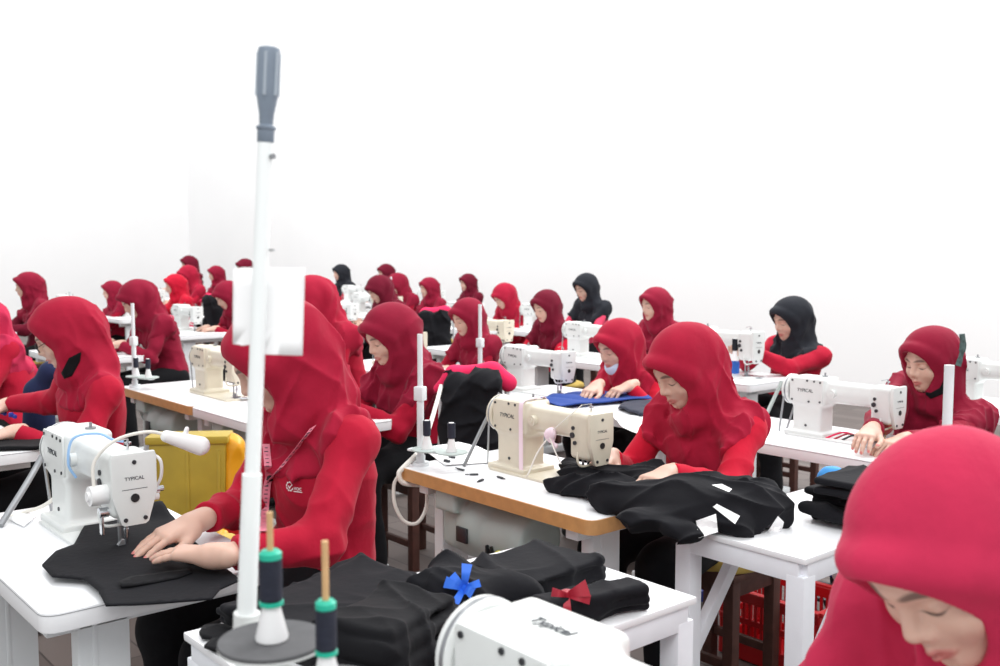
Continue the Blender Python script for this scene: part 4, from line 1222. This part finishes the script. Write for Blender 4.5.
ribbon_star(b3, bvh(b3), (567, 595), [(552, 592, .01, 1.0), (588, 588, .02, 1.9), (590, 600, .015, 1.0), (567, 616, .01, 1.1)], RIBR, .018)
c3 = T(345, 612, .78)
b4 = tag(folded('garment_bundle', (c3[0] + .04, c3[1] - .02, .752), (.34, .40, .05), 10, BLK2, 4, 31), 'spread folded black garments behind the thread spools', 'garment bundle', 'black garment bundles')
c4 = T(388, 622, .83)
b5 = soft('garment_bundle', [('u', RBox(c4 + np.array((0, 0, -.005)), arr(.10, .15, .018), .015, rotz(20) @ rotx(3)), 0), ('u', RBox(c4 + np.array((-.01, .01, -.03)), arr(.11, .15, .014), .012, rotz(16)), .004), ('u', RBox(c4 + np.array((0, 0, .018)), arr(.08, .13, .012), .01, rotz(26) @ rotx(4)), .004)], BLK, None, .004, .004, .03, 37, crease=.01)
tag(b5, 'crumpled layered black garment on top of the spread ones, left of the blue ribbon', 'garment bundle', 'black garment bundles')
cw = T(431, 618, .80)
tag(soft('paper_scrap', [('u', Ell(cw, (.022, .02, .018)), 0), ('u', Cap(cw, cw + RGT * .035, .012, .010), .01)], PAPER, None, .003, .006, .012, 8), 'crumpled white scrap lying between the black bundles', 'paper scrap')
sm = tag(cloth_sheet('black_cloth', [T(x, y, .76) for x, y in ((199, 632), (204, 626), (222, 625), (248, 632), (250, 652), (236, 657), (204, 646), (210, 641), (213, 638), (202, 637))], .752, BLK, th=.006, amp=.004, seed=9), 'small black cloth piece at the left corner of the front side table', 'cloth')

# black stack on the far side table and light blue rag
c5 = T(868, 512, .78)
for k, (dx, dy, col_) in enumerate(((0, 0, BLK2), (.02, -.03, BLK), (-.01, .02, BLK2))):
    tag(folded('garment_bundle', (c5[0] + dx, c5[1] + dy, .752 + .046 * k), (.24, .26, .044), 8 * k - 6, col_, 2, 60 + k),
        ('black garments at the bottom of the stack under the right table', 'black garments in the middle of the stack under the right table', 'black garments on top of the stack under the right table')[k], 'garment bundle', 'black garment bundles')
tag(soft('blue_rag', [('u', Cap(W(826, 481, 3.28), W(836, 489, 3.28), .03, .02), 0), ('u', Cap(W(826, 481, 3.28), W(838, 476, 3.28), .02, .02), .02)], SKYB, None, .005, .008, .02, 9), 'light blue rag hanging below the right white table', 'rag')

# ------------------------------------------------------------------ crates, bin, bag
t = make_crate(); place(t, 'red slotted crate on the floor behind the brown stool', 'crate', (2.02, -3.12, 0), 0, 'red plastic crates')
for k in range(2):
    place(copy_tree(t), ('lower red crate beside the yellow bin', 'upper red crate beside the yellow bin, seen behind the hands')[k], 'crate', (3.12, -1.42, .28 * k), .1, 'red plastic crates')
for k in range(4):
    tag(soft('yellow_scrap', [('u', Cap((3.0 + .07 * k, -1.36 - .03 * k, .535), (3.03 + .07 * k, -1.42, .545), .03, .025), 0)], ORAP if k % 2 else YCUSH, None, .006, .006, .02, 70 + k), 'orange yellow scrap lying in the upper red crate', 'scrap', 'scraps in the red crate')
y0 = T(196, 450, .80); yb = tuple(W(190, 440, 3.7)[:2])
mb = MB()
mb.prism([(-.12, 0), (.12, 0), (.14, .80), (-.14, .80)], 'y', -.055, .055, .012)
tb = mb.build('yellow_bin', YELP, None); tb.location = (yb[0], yb[1], 0); tb.rotation_euler = (0, 0, math.radians(55)); tag(tb, 'tall yellow plastic bin behind the lamp machine', 'bin')
mb = MB(); mb.box((0, 0, .80), (.30, .13, .03), .008); 
mb.build('rim', YELP, tb)
mb = MB()
for x in (-.1, 0, .1): mb.bar((x, .056, .05), (x * 1.15, .056, .76), .006, .012, .002)
mb.build('wall_rib', YELP, tb)
bg = W(233, 446, 3.72)
tag(soft('plastic_bag', [('u', Ell(bg, (.04, .04, .03)), 0), ('u', Cap(bg, bg - np.array((0, 0, .35)), .04, .06), .03), ('u', Cap(bg - np.array((0, 0, .35)), zed(bg, .04), .06, .09), .05)], ORAP, None, .006, .004, .03, 12, crease=.012), 'orange yellow bag standing beside the yellow bin', 'bag')

# ------------------------------------------------------------------ pink padded rails with black trousers over them
def pink_rail(px, py, d, wpx, sc, lab, lab2):
    c = W(px, py, d); w2 = wpx * d / 1000 / 2
    root = np.array((c[0], c[1], 0))
    t = thing('padded_rail', lab, 'padded rail', root, 0, 'pink padded rails')
    R_ = RGT; P = lambda s_, dz: np.array((R_[0] * s_, R_[1] * s_, c[2] + dz))
    ops = [('u', Cap(P(-w2, -.055 * sc), P(-w2 * .55, .0), .022 * sc, .042 * sc), 0), ('u', Cap(P(-w2 * .55, 0), P(w2 * .5, .012 * sc), .042 * sc, .046 * sc), .03), ('u', Cap(P(w2 * .5, .012 * sc), P(w2 * .95, -.03 * sc), .046 * sc, .04 * sc), .03)]
    V, Q = sdf_mesh(ops, .006); link('pad', np_mesh('pad', relax(V, Q), Q), PINKC, t)
    for s_ in (-1, 1):
        mb = MB(); mb.cyl(P(s_ * w2 * .92, -.05 * sc), np.array((R_[0] * s_ * w2 * 1.05, R_[1] * s_ * w2 * 1.05, 0)), .011, seg=12); mb.build('leg', STEELW, t)
    mb = MB(); mb.bar(np.array((R_[0] * -w2, R_[1] * -w2, .15)), np.array((R_[0] * w2, R_[1] * w2, .15)), .02, .02); mb.build('stretcher', STEELW, t)
    F3 = FWD * .055 * sc
    W2 = lambda s_, f, z: c * np.array((1, 1, 0)) + R_ * s_ - FWD * f + np.array((0, 0, c[2] + z))
    ops = []
    for s_ in (-.45, .3):
        ops.append(('u', Cap(W2(w2 * s_, .05 * sc, -.045 * sc), W2(w2 * (s_ + .06), .075 * sc, -.46 * sc), .07 * sc, .085 * sc), .03))
        ops.append(('u', Cap(W2(w2 * s_, -.03 * sc, -.04 * sc), W2(w2 * s_, .05 * sc, -.045 * sc), .05 * sc, .066 * sc), .03))
    tr = soft('black_trousers', ops, BLK2, None, .008, .005, .05, 40 + int(px), crease=.018)
    tag(tr, lab2, 'trousers', 'trousers on the pink rails')
pink_rail(474, 376, 4.35, 72, 1.0, 'large curved pink padded rail left of the grey white machine', 'black trousers draped over the large pink rail')
pink_rail(436, 313, 8.6, 38, 1.0, 'smaller pink padded rail under the far person in red hijab', 'black trousers draped over the smaller pink rail above the middle')
pink_rail(216, 297, 12.2, 30, .95, 'far pink padded rail left of the paper sheet', 'black trousers draped over the far pink rail left of the paper')

# ------------------------------------------------------------------ things on the tables
def at_table(px, py): return T(px, py, Z)
tag(cloth_sheet('black_cloth', [T(x, y, .76) for x, y in ((-30, 436), (20, 434), (58, 437), (56, 447), (10, 449), (-30, 450))], .751, BLK, th=.012, amp=.004, seed=15), 'black cloth on the table of the glasses wearer', 'cloth')
tag(soft('navy_sack', [('u', Cap(W(38, 392, 4.75), W(50, 372, 4.75), .04, .06), 0), ('u', Cap(W(38, 392, 4.75), zed(W(38, 392, 4.75), .05), .06, .10), .03)], NAVY, None, .008, .006, .04, 17), 'dark navy sack standing beyond the sleeve of the glasses wearer', 'sack')
for k, (x, y) in enumerate(((4, 413), (14, 416))):
    q = T(x, y, .76); mb = MB(); mb.box((0, 0, .008), (.05, .014, .016), .004); mb.box((.0, .012, .016), (.014, .02, .02), .004); o = mb.build('blue_clip', mat('blue plastic', (50, 70, 170), rough=.4)); o.location = (q[0], q[1], .751)
    tag(o, ('blue plastic clip on the left table, the one nearer the picture edge', 'blue plastic clip on the left table, the one nearer the sleeve')[k], 'clip', 'blue clips')
tag(cloth_sheet('blue_cloth', [T(x, y, .76) for x, y in ((536, 402), (560, 396), (600, 393), (640, 396), (652, 400), (600, 404), (560, 408))], .7625, BLUEC, th=.006, amp=.008, seed=19), 'blue cloth under the hands of the masked person', 'cloth')
tag(cloth_sheet('navy_cloth', [T(x, y, .76) for x, y in ((618, 408), (628, 400), (650, 401), (664, 406), (664, 414), (640, 417))], .752, mat('dark navy cloth', (34, 38, 56), rough=.85), th=.01, amp=.01, seed=20), 'dark navy cloth pile on the table edge below the masked person', 'cloth')
def sheet(px, lab, z=.7515, m=PAPER, name='paper_sheet', grp='paper patterns', amp=.002, seed=1):
    tag(cloth_sheet(name, [T(x, y, z) for x, y in px], z, m, th=.0012, amp=amp, seed=seed), lab, 'paper', grp)
sheet([(610, 414), (650, 418), (655, 426), (640, 436), (622, 428)], 'white paper pattern right of the cream machine head', z=.7525, amp=.004)
sheet([(421, 449), (458, 443), (478, 447), (494, 455), (494, 463), (445, 466)], 'white papers left of the cream machine column', seed=2)
sheet([(8, 520), (22, 512), (36, 517), (24, 528)], 'small white paper beside the lamp machine', seed=3)
mb = MB()
for q in ((450, 452), (452, 458), (447, 462)):
    p = T(*q, .755); mb.box((p[0], p[1], .758), (.03, .012, .012), .003)
p = T(449, 450, .77); mb.cyl((p[0], p[1], .752), (p[0], p[1] , .80), .007); 
o = mb.build('clamp', DSTEEL); tag(o, 'small dark steel clamp among the papers left of the cream machine', 'clamp')
for k, q in enumerate(((461, 470), (474, 475), (481, 481), (500, 478))):
    p = T(*q, .751); mb = MB(); mb.box((0, 0, .0025), (.03, .01, .005), .002); mb.cyl((.016, 0, .003), (.03, 0, .003), .002, seg=8); o = mb.build('bobbin_pin', DSTEEL); o.location = (p[0], p[1], .751); o.rotation_euler = (0, 0, k)
    tag(o, ('dark metal scrap on the white table top, first from the papers', 'dark metal scrap on the white table top, second from the papers', 'dark metal scrap on the white table top nearest the wooden edge', 'dark metal scrap at the foot of the cream machine')[k], 'metal scrap', 'metal scraps')
# cords and tubes
def cord(pts, r, lab, m=CORD, name='cord'):
    mb = MB(); mb.tube([Vector(p) for p in pts], r, 8, 8); tag(mb.build(name, m), lab, 'cord')
cord([W(441, 386, 4.28), W(436, 405, 4.0), W(429, 428, 3.7), W(420, 450, 3.5), W(405, 466, 3.42), W(399, 474, 3.40), W(404, 483, 3.40), W(425, 485, 3.42)], .009, 'white tube looping down to the left end of the wooden edged table')
cord([W(427, 486, 3.45), W(426, 508, 3.42), W(417, 523, 3.40), W(404, 521, 3.40), W(395, 505, 3.40), W(394, 485, 3.41), W(400, 474, 3.40)], .0065, 'white power cord hanging in a loop below the wooden edged table')
cord([W(142, 395, 5.4), W(141, 412, 5.4), W(147, 421, 5.4), W(157, 420, 5.4), W(162, 408, 5.42), W(163, 396, 5.45)], .009, 'grey cord loop hanging at the wooden edge behind the glasses wearer', GREYM)
cord([T(2, 518, .757), T(25, 512, .757), W(45, 505, 2.75), W(66, 488, 2.72)], .0055, 'white cord running to the column of the lamp machine')
cord([T(464, 466, .752), W(482, 428, 3.5), W(500, 393, 3.52)], .0065, 'slanting grey rod beside the cream machine', GSTEEL, 'rod')
cord([T(0, 526, .755), W(30, 478, 2.85), W(49, 443, 2.95)], .009, 'slanting dark grey rod behind the lamp machine', GSTEEL, 'rod')
cord([T(757, 435, .752), W(770, 407, 4.1), W(782, 381, 4.12)], .008, 'slanting pale rod behind the white machine on the right', GREYM, 'rod')
cord([W(962, 334, 2.07), W(963, 345, 2.07), W(961, 356, 2.07), W(958, 366, 2.07)], [.006, .007, .005, .006], 'dark patterned cord hanging on the pale stand at right', mat('grey green patterned cord', (70, 88, 86), rough=.8, noise=.5, nscale=120), 'hanging_cord')

# small distant clutter that shows as its own shapes
for k, (px, py, d, lab) in enumerate(((735, 357, 6.0, 'small blue bottle on the table left of the black hijab with thread cone'),)):
    p = W(px, py + 8, d); mb = MB(); mb.lathe((0, 0, 0), (0, 0, 1), [(.02, 0), (.027, .003), (.027, .075), (.014, .09), (.012, .11)]); o = mb.build('bottle', mat('blue plastic bottle', (40, 110, 210), rough=.3)); mb = MB(); mb.cyl((0, 0, .11), (0, 0, .125), .014); mb.build('bottle_cap', PLASTW, o); o.location = (p[0], p[1], Z); tag(o, lab, 'bottle')

# ------------------------------------------------------------------ more tables and machines for the back rows
BACK = [('M2', 'dark red hijab right behind the masked person', 'w'), ('M3', 'dull red hijab by the large pink rail', 'c'), ('M4', 'maroon hijab with bright red sleeves', 'c'),
        ('M5', 'bright red person leaning forward', 'w'), ('M12', 'black hijab in the middle of the back rows', 'w'), ('M20', 'stooping person left of the thin post', 'w'),
        ('M21', 'dark red hijab above the glasses wearer', 'w'), ('M17', 'dull red hijab cut by the paper sheet', 'w'), ('M15', 'small person in vivid red hijab', 'w'),
        ('M11', 'far black hijab right of the paper sheet', 'w'), ('M9', 'maroon hijab above the dark red one', 'w'), ('M7', 'far person above the smaller pink rail', 'c'),
        ('M14', 'taller far person near the wall corner', 'w'), ('M13', 'far person behind the thin post by the paper', 'w'), ('M6', 'small far person all in dark maroon', 'w'),
        ('M8', 'far plain red hijab above the dark red one', 'w'), ('M10', 'farthest small dark head', 'w'), ('M19', 'small far person left of the stooping one', 'w')]
for key, lab, kind in BACK:
    p = PEOPLE[key]['rp']
    table('plain', 'sewing table of the ' + lab, p[0] - .25, -(p[1] + .82), 'sewing tables in the back rows')
    machine(kind, ('cream' if kind == 'c' else 'white') + ' sewing machine of the ' + lab, p[0] + .04, p[1] + .52, group='sewing machines in the back rows').scale = (.9,) * 3
    stool('stool of the ' + lab, key)
stool('stool of the person peeking out right of the paper sheet', 'M22')
for key, lab in (('M16', 'stool of the farthest person by the wall corner'), ('M18', 'stool of the far person above the paper sheet')): stool(lab, key)
stand('far thread stand in front of the stooping person', PEOPLE['M20']['rp'][0] - .02, -(PEOPLE['M20']['rp'][1] + .72), .2)
stand('far thread stand in front of the red hijab above the second pink rail', PEOPLE['M7']['rp'][0] - .2, -(PEOPLE['M7']['rp'][1] + .75), .2)
stand('far thread stand in front of the dull red hijab left of the paper sheet', PEOPLE['M13']['rp'][0] - .2, -(PEOPLE['M13']['rp'][1] + .75), .2)

# ------------------------------------------------------------------ what the people wear
def local(p, key): return np.asarray(p, float) - PEOPLE[key]['rp']
# logo on the red shirt behind the post
def badge(key, px, py, d, size, logo=False):
    P = PEOPLE[key]; tree = bvh(P['shirt']); o = local(W(px, py, d), key)
    view = np.asarray(CAM) - W(px, py, d); view[2] *= .3; view = nrm(view)
    hit = tree.ray_cast(Vector(o + view * .5), Vector(-view), 1.0)
    n = np.array(hit[1]) if hit[0] is not None else view
    n = nrm(.5 * n + .5 * view); c = np.array(hit[0]) if hit[0] is not None else o
    ey = nrm(np.array((0, 0, 1.0)) - n * n[2]); ex = np.cross(ey, n)
    parts = []
    if logo:
        mb = MB(); N_ = 48
        def gear(a): return 1.0 + .10 * (1 if math.sin(9 * a) > 0 else -1)
        ri, ro = .62 * size, .8 * size
        a0, a1 = .35, 2 * math.pi - .25
        vi = []
        for k in range(N_ + 1):
            a = a0 + (a1 - a0) * k / N_
            vi.append((mb.bm.verts.new((ri * math.cos(a), ri * math.sin(a), 0)), mb.bm.verts.new((ro * gear(a) * math.cos(a), ro * gear(a) * math.sin(a), 0))))
        for p, q in zip(vi, vi[1:]): mb.bm.faces.new((p[0], p[1], q[1], q[0]))
        for poly in ([(-.4, .1), (-.22, .1), (-.02, -.2), (.72, .7), (.5, .72), (-.02, .1), (-.3, .32)], ):
            mb.bm.faces.new([mb.bm.verts.new((x * size, y * size - .05 * size, 0)) for x, y in ([(-.42, .12), (-.24, .2), (-.05, -.08), (.78, .74), (-.02, -.42)])])
        bmesh.ops.triangulate(mb.bm, faces=mb.bm.faces[:])
        for _ in range(1): bmesh.ops.subdivide_edges(mb.bm, edges=mb.bm.edges[:], cuts=1)
        parts.append((mb.mesh('emblem'), 0, 0))
        parts.append((text_mesh('voc', size * 1.15, 0.0), 1.75 * size, -.12 * size))
        mb = MB(); mb.bm.faces.new([mb.bm.verts.new((x * size, y * size, 0)) for x, y in ((-.9, -.07), (.9, -.07), (.9, .07), (-.9, .07))]); parts.append((mb.mesh('line'), 1.75 * size, -.72 * size))
    else:
        pts = []
        for k in range(20):
            a = k / 20 * 2 * math.pi; r = size * (1 + .25 * math.cos(4 * a + .6)); pts.append((r * math.cos(a), r * math.sin(a) * 1.15))
        parts.append((flat_poly(pts), 0, 0))
    for me, dx, dy in parts:
        for v in me.vertices: v.co = Vector((v.co.x + dx, v.co.y + dy, v.co.z))
        stick(me, tree, c, ex, ey, n, .0022, .3)
        link('emblem', me, PLASTW, P['shirt'])
badge('C', 290, 488, 2.55, .0155, True)
badge('L', 68, 393, 4.1, .017)
badge('B', 704, 411, 3.3, .0155)
badge('M1', 796, 353, 6.0, .02)

def scarf_patch(key, poly):
    P = PEOPLE[key]; tr_ = bvh(P['hijab']); o = stuck_patch_local(tr_, poly, P['rp']); o.parent = P['root']; return o
def stuck_patch_local(tree, poly, base):
    bm = bmesh.new(); vs = [bm.verts.new((x, y, 0)) for x, y in poly]; f = bm.faces.new(vs); bmesh.ops.triangulate(bm, faces=[f])
    for _ in range(2): bmesh.ops.subdivide_edges(bm, edges=bm.edges[:], cuts=1); bmesh.ops.triangulate(bm, faces=bm.faces[:])
    bad = []
    for v in bm.verts:
        p, n = surf(tree, v.co.x, v.co.y, .003, base)
        if p is None: bad.append(v)
        else: v.co = Vector(p)
    bmesh.ops.delete(bm, geom=bad, context='VERTS')
    g_ = bmesh.ops.extrude_face_region(bm, geom=bm.faces[:])
    for v in g_['geom']:
        if isinstance(v, bmesh.types.BMVert): v.co += Vector(FWD) * .004
    bmesh.ops.recalc_face_normals(bm, faces=bm.faces[:]); me = bpy.data.meshes.new('inner_scarf'); bm.to_mesh(me); bm.free()
    return link('inner_scarf', me, BLK, None, True)
scarf_patch('R', [(921, 391), (931, 393), (940, 388), (946, 376), (950, 381), (943, 394), (931, 399)])
scarf_patch('L', [(61, 373), (69, 358), (81, 352), (80, 361), (72, 376), (64, 379)])
# measuring tape round the neck of C
P = PEOPLE['C']; tS, tH = bvh(P['shirt']), bvh(P['hijab'])
def wrap(px_pts, key, extra):
    out = []
    view0 = None
    for px, py in px_pts:
        tgt = W(px, py, 2.6); vw = nrm(tgt - CAM)
        o = local(CAM, key); best = None
        for tr_ in (tS, tH):
            h_ = tr_.ray_cast(Vector(o), Vector(vw), 6)
            if h_[0] is not None and (best is None or h_[3] < best[3]): best = h_
        q = np.array(best[0]) - vw * extra if best else local(tgt, key)
        out.append(q)
    return out
ttape = thing('measuring_tape', 'pink measuring tape hanging round the neck behind the tall white post', 'measuring tape', PEOPLE['C']['rp'])
for k, pts in enumerate(([(313, 427), (306, 436), (297, 448), (287, 460), (277, 472), (270, 480), (266, 488)], [(266, 444), (267, 455), (268, 466), (269, 476), (267, 486), (266, 498), (265, 510), (264, 522), (263, 531)])):
    q = [Vector(x) for x in wrap(pts, 'C', .013)]
    mb = MB(); q2 = catmull(q, 3)
    mb.strip(q2, .02, Vector(RGT) if k else Vector(RGT) * .8 + Vector((0, 0, .5)), .0012); st = mb.build('tape_strip', TAPEP, ttape, 60)
    mb = MB()
    sd = (Vector(RGT) if k else Vector(RGT) * .8 + Vector((0, 0, .5))).normalized()
    for i in range(1, len(q2) - 1):
        p = q2[i] - Vector(FWD) * .0016; tdir = (q2[i + 1] - q2[i - 1]).normalized()
        mb.bar(p - sd * .006 + sd * (.003 if i % 2 else 0), p + sd * .004, .0022, .0006, up=FWD)
    mb.build('tape_mark', INK, st)
mb = MB(); q = Vector(wrap([(270, 478)], 'C', .012)[0]); mb.box(q, (.016, .012, .018), .003); mb.build('tape_clip', DARK, ttape)

# bracelets, ring, glasses, masks, thread cone in hand
def bracelet(key, sd, back, r, m, name='bracelet'):
    P = PEOPLE[key]; w0 = P['wrist'][sd]; e0 = P['elb'][sd]; ax = nrm(w0 - e0); c = w0 - ax * back
    u = nrm(np.cross(ax, (0, 0, 1))); v = np.cross(ax, u)
    mb = MB(); n = 28
    pts = [Vector(c + (u * math.cos(2 * math.pi * k / n) + v * math.sin(2 * math.pi * k / n)) * r) for k in range(n + 1)]
    mb.tube(pts, .0016, 8, 1)
    for k in range(0, n, 4): mb.lathe(pts[k] - Vector(ax) * .003, ax, [(.001, 0), (.003, .003), (.001, .006)], 8)
    mb.build(name, m, P['root'])
bracelet('C', 1, .022, .0275, GOLD); bracelet('C', -1, .03, .0275, GOLD)
P = PEOPLE['C']; w0, fr = P['frames'][1]
mb = MB(); c = Vector(w0 + (fr[0] * .0085 + fr[1] * .103 + fr[2] * .0005) * P['s'])
ax = Vector(fr[1]); u = Vector(fr[0]); v = Vector(fr[2])
mb.tube([c + (u * math.cos(2 * math.pi * k / 20) + v * math.sin(2 * math.pi * k / 20)) * .0108 for k in range(21)], .0014, 8, 1); mb.build('ring', CHROME, P['root'])
def glasses(key):
    P = PEOPLE[key]; hp = P['hp']; mb = MB()
    for x in (-1, 1):
        mb.tube([Vector(hp(x * .033 + .021 * math.cos(a), .1, .006 + .017 * math.sin(a))) for a in np.linspace(0, 2 * math.pi, 22)], .0016, 6, 1)
        mb.tube([Vector(hp(x * .054, .099, .010)), Vector(hp(x * .072, .06, .012)), Vector(hp(x * .074, .0, .01))], .0014, 6)
    mb.tube([Vector(hp(-.012, .1, .01)), Vector(hp(0, .106, .013)), Vector(hp(.012, .1, .01))], .0015, 6)
    mb.build('glasses', DARK, P['root'])
glasses('L')
def mask(key):
    P = PEOPLE[key]; hp, R, s = P['hp'], P['R'], P['s']
    ops = [('u', Ell(hp(0, .045, -.083), V3(.058, .056, .05) * s, R), 0), ('s', Ell(hp(0, .035, -.075), V3(.052, .05, .046) * s, R), .002), ('i', RBox(hp(0, .09, -.105), V3(.07, .07, .036) * s, .004, R @ rotx(-25)), .003)]
    V, Q = sdf_mesh(ops, .003); link('face_mask', np_mesh('face_mask', relax(V, Q), Q), MASKM, P['root'])
mask('G')
P = PEOPLE['M1']; p = P['rp'] + (P['wrist'][1] + P['wrist'][-1]) / 2 + np.array((0, .11, .0))
k_ = make_cone(HBLK, 1.3); place(k_, 'black thread cone held up by the person in black hijab', 'thread cone', p + np.array((0, 0, -.06)))

# extras on the cream machine and the machine below
CM = [o for o in COL.objects if o.get('label', '').startswith('cream sewing machine on the wooden')][0]
mb = MB(); mb.strip(catmull([Vector(p) for p in ((.262, .073, .005), (.262, .074, .10), (.262, .075, .2), (.264, .072, .255), (.27, .05, .272), (.272, 0, .274), (.272, -.05, .270), (.272, -.07, .2))], 4), .02, Vector((1, 0, 0)), .002); mb.build('elastic_band', LACE, CM)
V, Q = sdf_mesh([('u', Ell((.12, .062, .17), (.026, .02, .024)), 0), ('u', Cap((.12, .06, .15), (.10, .06, .135), .012, .01), .01)], .003, waves(3, .005, .012)); link('thread_wad', np_mesh('thread_wad', relax(V, Q), Q), LACE, CM)
mb = MB(); mb.tube([(.12, .07, .165), (.16, .09, .10), (.21, .085, .02), (.24, .08, .002)], .003, 6); mb.tube([(.12, .07, .165), (.08, .08, .12), (.05, .08, .08)], .0025, 6); mb.tube([(.10, .07, .19), (.04, .06, .24), (.0, .03, .285)], .0018, 6); mb.build('loose_thread', CORD, CM)
FM = [o for o in COL.objects if o.get('label', '').startswith('white sewing machine at the bottom edge')][0]
for ch in list(FM.children):
    if ch.name.startswith('bobbin_winder'): bpy.data.objects.remove(ch)
me = text_mesh('Typical', .024, italic=.2)
for v in me.vertices: v.co = Vector((.325 - v.co.x, .0 - v.co.y, .2572 + .0115 + v.co.z))
link('lettering', me, INK, FM)
# loose threads and a hand tool by the white machine on the right
for k in range(3):
    a = T(826 + 8 * k, 438 + k, .757); b_ = T(860 + 3 * k, 437 + 2 * k, .757)
    mb = MB(); mb.tube([a, (a + b_) / 2 + np.array((0, 0, .02)), b_], .004, 6); tag(mb.build('ribbon_scrap', (PINKC, RIBR, DARK)[k]), ('pink scrap of tape beside the hand at the white machine on the right', 'dark red scrap of tape beside the hand at the white machine', 'black scrap of tape beside the hand at the white machine')[k], 'scrap', 'tape scraps')
tag(cloth_sheet('pattern_piece', [T(x, y, .763) for x, y in ((880, 443), (905, 436), (925, 438), (925, 446), (890, 448))], .763, YCUSH, th=.003, amp=.002, seed=33), 'pale yellow fabric piece at the needle of the right white machine', 'fabric')
# ------------------------------------------------------------------ light
w = bpy.data.worlds.new('daylight'); SC.world = w; w.use_nodes = True
w.node_tree.nodes['Background'].inputs[0].default_value = (0.97, 0.985, 1.0, 1); w.node_tree.nodes['Background'].inputs[1].default_value = 0.82
def area(name, loc, target, size, power, color=(1, 1, 1)):
    l = bpy.data.lights.new(name, 'AREA'); l.shape = 'RECTANGLE'; l.size, l.size_y = size; l.energy = power; l.color = color
    o = bpy.data.objects.new(name, l); COL.objects.link(o); o.location = loc
    o.rotation_euler = (Vector(target) - Vector(loc)).to_track_quat('-Z', 'Y').to_euler(); return o
area('wall_fill', (10, -2.5, 9.0), (10, -9.7, 1.0), (18, 2), 680)  # added fill that whitens the back wall, not a fixture of the hall
area('wall_fill', (12, -3, 8.6), (22.5, -4, 1.0), (8, 2), 400)  # another added fill, aimed to whiten the left wall
area('front_fill', (-1.5, 1.0, 5.5), (2.5, -2, .8), (5, 2.5), 150)  # added soft fill from the camera side, brightens the paper sheet
area('skylight', (3, -7.5, 6.5), (3, -2, .8), (9, 4), 620)
SC.view_settings.view_transform = 'Standard'; SC.view_settings.look = 'None'; SC.view_settings.gamma = 1.0
SC.view_settings.use_curve_mapping = False
SC.view_settings.exposure = 0.16
